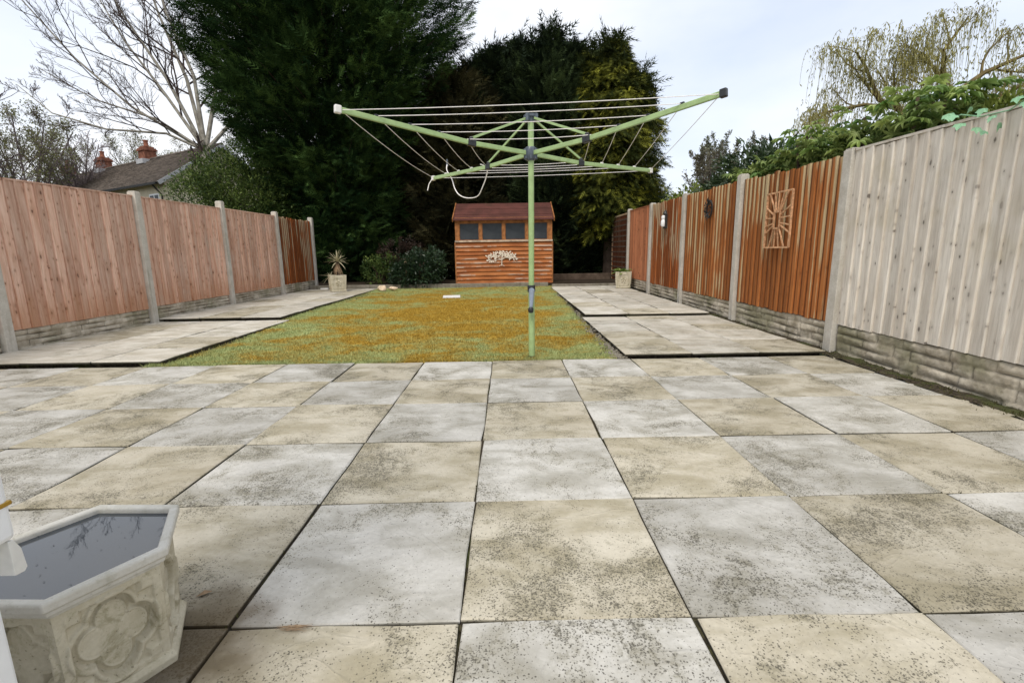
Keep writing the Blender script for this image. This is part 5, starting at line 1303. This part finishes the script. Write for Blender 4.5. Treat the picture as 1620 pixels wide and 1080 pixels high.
# fatsia: each palmate leaf a part of its own
def palmate(name, m, lobes=7, seed=0):
    r = random.Random(seed); mb = MB(); mb.v.append((0, 0, 0)); ring = []
    for k in range(lobes):
        a = math.radians(-112 + 224 * k / (lobes - 1)) + r.uniform(-.07, .07); L_ = 1.0 - .30 * abs(k - (lobes - 1) / 2) / ((lobes - 1) / 2)
        da = math.radians(230 / (lobes - 1)) / 2
        for (aa, rr_, zz) in ((a - da, .36, .05), (a - da * .42, L_ * .70, .02), (a, L_, -.26), (a + da * .42, L_ * .70, .02)):
            ring.append((rr_ * math.cos(aa), rr_ * math.sin(aa), zz + r.uniform(-.02, .02)))
    ring.append((.36 * math.cos(math.radians(135)), .36 * math.sin(math.radians(135)), .02))
    mb.v += ring
    for i in range(len(ring) - 1): mb.f.append((0, i + 1, i + 2))
    return mb.mesh(name, m)
fl = [palmate('leaf', M['fatsia'], 7, s) for s in range(3)]
fa = empty('fatsia', (3.5, 5.1, 0)); tag(fa, 'lush fatsia with big bright palmate leaves spilling over the rust fence top', 'plant')
mb = MB()
rF = random.Random(9)
heads = []
for k in range(34):
    y = rF.uniform(-1.2, 1.45); x = rF.uniform(-.34, .34); z = 1.68 + .34 * rF.random() + (.24 if -1.2 < y < .35 else 0) * rF.random()
    heads.append((x, y, z)); mb.tube([(x * .3, y * .6, 0), (x * .7, y * .9, 1.1), (x, y, z)], [.025, .02, .012], 6)
mb.obj('stem', M['bark'], fa)
for hx, hy, hz in heads[:33]:
    for k in range(9):
        az = k * 2.4 + rF.uniform(-.3, .3); el = rF.uniform(-.1, .9); rr_ = .15 * math.cos(el) + .05
        px, py, pz = hx + rr_ * math.cos(az), hy + rr_ * math.sin(az), hz + .15 * math.sin(el)
        inst('leaf', fl[k % 3], fa, (px, py, pz), (rF.uniform(-.3, .3), .35 - el * .7 + rF.uniform(-.2, .3), az), (rF.uniform(.085, .14),) * 3)
Pf, Uf, Sf = [], [], []        # smaller leaves low in the plant, too many to pick apart
rq = np.random.default_rng(91)
nq = 2400
Pf = np.stack([rq.uniform(-.42, .42, nq), rq.uniform(-1.35, 1.75, nq), 1.55 + .42 * rq.random(nq) ** 1.2], -1)
fv = np.array([v.co[:] for v in fl[0].vertices]); ff = np.array([p.vertices[:] for p in fl[0].polygons])
V, F = scatter(fv, ff, Pf, rq.normal(0, 1, (nq, 3)) + np.array([-.5, 0, -.1]), rq.normal(0, .5, (nq, 3)) + np.array([-.2, 0, 1.]), rq.uniform(.06, .12, nq))
M['fatsia_low'] = leaf_mat('small fatsia leaves', (0.07, 0.13, 0.03), (0.40, 0.47, 0.15), rough=.45)
tag(inst('leaf_mass', np_mesh('leaf_mass', V, F, M['fatsia_low'], tone=np.repeat(rq.random(nq), len(fv))), fa), kind='stuff')
# artificial ivy draped over the grey panel
iv = empty('ivy_garland', (2.93, 3.0, 1.72)); tag(iv, 'mint green artificial ivy trail draped over the grey panel top', 'garland')
mb = MB(); mb.tube([(.03, .32, .04), (-.03, .2, .03), (-.04, .05, -.02), (-.045, -.12, -.03), (-.02, -.22, .03), (.02, -.4, .05), (-.03, -.6, .02), (.02, -.8, .03)], .004, 5); mb.obj('stem', M['ivy'], iv, smooth=True)
def ivy_leaf():
    mb = MB(); mb.v += [(0, 0, 0), (.1, -.42, .02), (.45, -.55, -.05), (.5, -.28, .02), (1, 0, -.08), (.5, .28, .02), (.45, .55, -.05), (.1, .42, .02)]
    for i in range(1, 7): mb.f.append((0, i, i + 1))
    return mb.mesh('leaf', M['ivy'])
im = ivy_leaf()
for (y, z, x) in ((.28, .05, -.04), (.22, .03, -.07), (.14, .06, -.02), (.16, -.03, -.06), (.05, -.08, -.06), (.0, -.11, -.06), (-.1, -.09, -.06), (-.06, -.04, -.07), (-.16, .03, -.05), (-.22, .06, -.03), (-.24, -.01, -.07), (-.32, .05, -.05), (-.38, .0, -.07), (-.45, .06, -.04), (-.5, -.05, -.06), (-.58, .03, -.06), (-.66, .04, -.04), (-.72, -.03, -.06), (.33, .07, 0), (.02, .02, -.06)):
    inst('leaf', im, iv, (x, y, z), (rF.uniform(-.6, .6), rF.uniform(.5, 1.3), PI + rF.uniform(-1.2, 1.2)), (rF.uniform(.045, .066),) * 3)
# willow
wi = empty('willow_tree', (8.9, 10.2, 0)); tag(wi, 'weeping willow with yellow green hanging strands behind the grey panel', 'tree')
def ww_(X, Y, Z): return (X - 8.9, Y - 10.2, Z)
ws = [([ww_(8.9, 10.2, 0), ww_(8.85, 10.2, 1.8), ww_(8.8, 10.2, 3.0)], .16, .13),
 ([ww_(8.8, 10.2, 3.0), ww_(8.95, 10.1, 3.55), ww_(8.6, 10.0, 4.1), ww_(8.45, 9.9, 4.6), ww_(8.75, 9.8, 5.15)], .085, .015),
 ([ww_(8.8, 10.2, 2.9), ww_(8.2, 10, 3.4), ww_(7.3, 9.9, 3.75), ww_(6.9, 9.8, 4.3), ww_(6.6, 9.7, 4.55)], .075, .012),
 ([ww_(8.8, 10.2, 3.0), ww_(9.3, 10, 3.55), ww_(9.9, 9.8, 3.9), ww_(10.6, 9.6, 4.1)], .07, .012),
 ([ww_(8.7, 10.1, 3.7), ww_(9.3, 9.9, 4.2), ww_(10.0, 9.8, 4.5), ww_(10.7, 9.7, 4.75)], .06, .012),
 ([ww_(7.6, 9.9, 3.6), ww_(6.9, 9.7, 3.6), ww_(6.1, 9.6, 3.45), ww_(5.7, 9.5, 3.3)], .04, .008),
 ([ww_(8.5, 10, 4.2), ww_(8.0, 9.8, 4.5), ww_(7.5, 9.7, 4.65)], .035, .008)]
tk, tn_, tips = grow_tree(ws, None, 71, 2, ratio=.45, kids=(4, 6), rmin=.006, spread=.9, upk=.10)
tk.obj('trunk', M['willow_bark'], wi, smooth=True); tn_.obj('branches', M['willow_bark'], wi)
rw = np.random.default_rng(5); Vv, Ff, Tt = [], [], []
srcs = []
for pts, a, b in ws[1:]:
    pts = [Vector(p) for p in pts]
    for i in range(len(pts) - 1):
        for u in (.1, .4, .7): srcs.append(pts[i].lerp(pts[i + 1], u))
allp = np.array([tuple(t) for t in tips] * 2 + [tuple(t) for t in srcs])
ns = len(allp) * 4
base_ = np.repeat(allp, 4, 0) + rw.normal(0, .13, (ns, 3)) * np.array([1, 1, .5])
out = unit(rw.normal(size=(ns, 3)) * np.array([1, 1, .3])); Ls = rw.uniform(.3, 1.0, ns) * np.where(rw.random(ns) > .6, 1.2, .7)
seg = 6; tt = np.linspace(0, 1, seg + 1)
P = base_[:, None, :] + out[:, None, :] * (.30 * Ls[:, None] * (tt * (2 - tt))[None])[..., None] + np.array([0, 0, 1.]) * (Ls[:, None] * (.12 * np.sin(tt * 2.2) - .95 * tt ** 1.8)[None])[..., None]
wd = .0045 * (1 - .5 * tt)
sv = unit(rw.normal(size=(ns, 3)) * np.array([1, 1, .1]))[:, None, :] * wd[None, :, None]
V = np.stack([P - sv, P + sv], 2).reshape(-1, 3)
q = np.arange(seg)[None] * 2 + (np.arange(ns) * (seg + 1) * 2)[:, None]
F = np.stack([q, q + 1, q + 3, q + 2], -1).reshape(-1, 4)
T = np.repeat(rw.random(ns), (seg + 1) * 2)
inst('strands', np_mesh('strands', V, F, M['willow_leaf'], tone=T), wi)
PL = P.reshape(-1, 3); selp = PL[rw.random(len(PL)) < .8]
V, F = scatter(LONG[0], LONG[1], selp, rw.normal(0, .35, selp.shape) + np.array([0, 0, -1.]), rw.normal(size=selp.shape), .07 * rw.uniform(.5, 1.3, len(selp)))
inst('foliage', np_mesh('foliage', V, F, M['willow_leaf'], tone=np.repeat(rw.random(len(selp)), 4)), wi)
# little outbuilding next door
ns_ = empty('neighbouring_outbuilding', (4.6, 14.6, 0)); tag(ns_, 'small outbuilding with green roof and red verge peeping over the rust fence', 'outbuilding')
mb = MB(); mb.box(-.9, .9, -.7, .7, 0, 1.75); mb.obj('wall', M['cream'], ns_)
mb = MB(); mb.quad((-1.0, -.85, 1.72), (.0, -.85, 2.2), (.0, .85, 2.2), (-1.0, .85, 1.72)); mb.quad((0, -.85, 2.2), (1.0, -.85, 1.72), (1.0, .85, 1.72), (0, .85, 2.2)); mb.obj('roof', M['green_roof'], ns_)
mb = MB(); mb.bar((-1.02, -.87, 1.72), (0, -.87, 2.21), .03, .09); mb.bar((1.02, -.87, 1.72), (0, -.87, 2.21), .03, .09); mb.obj('verge', M['red_verge'], ns_)
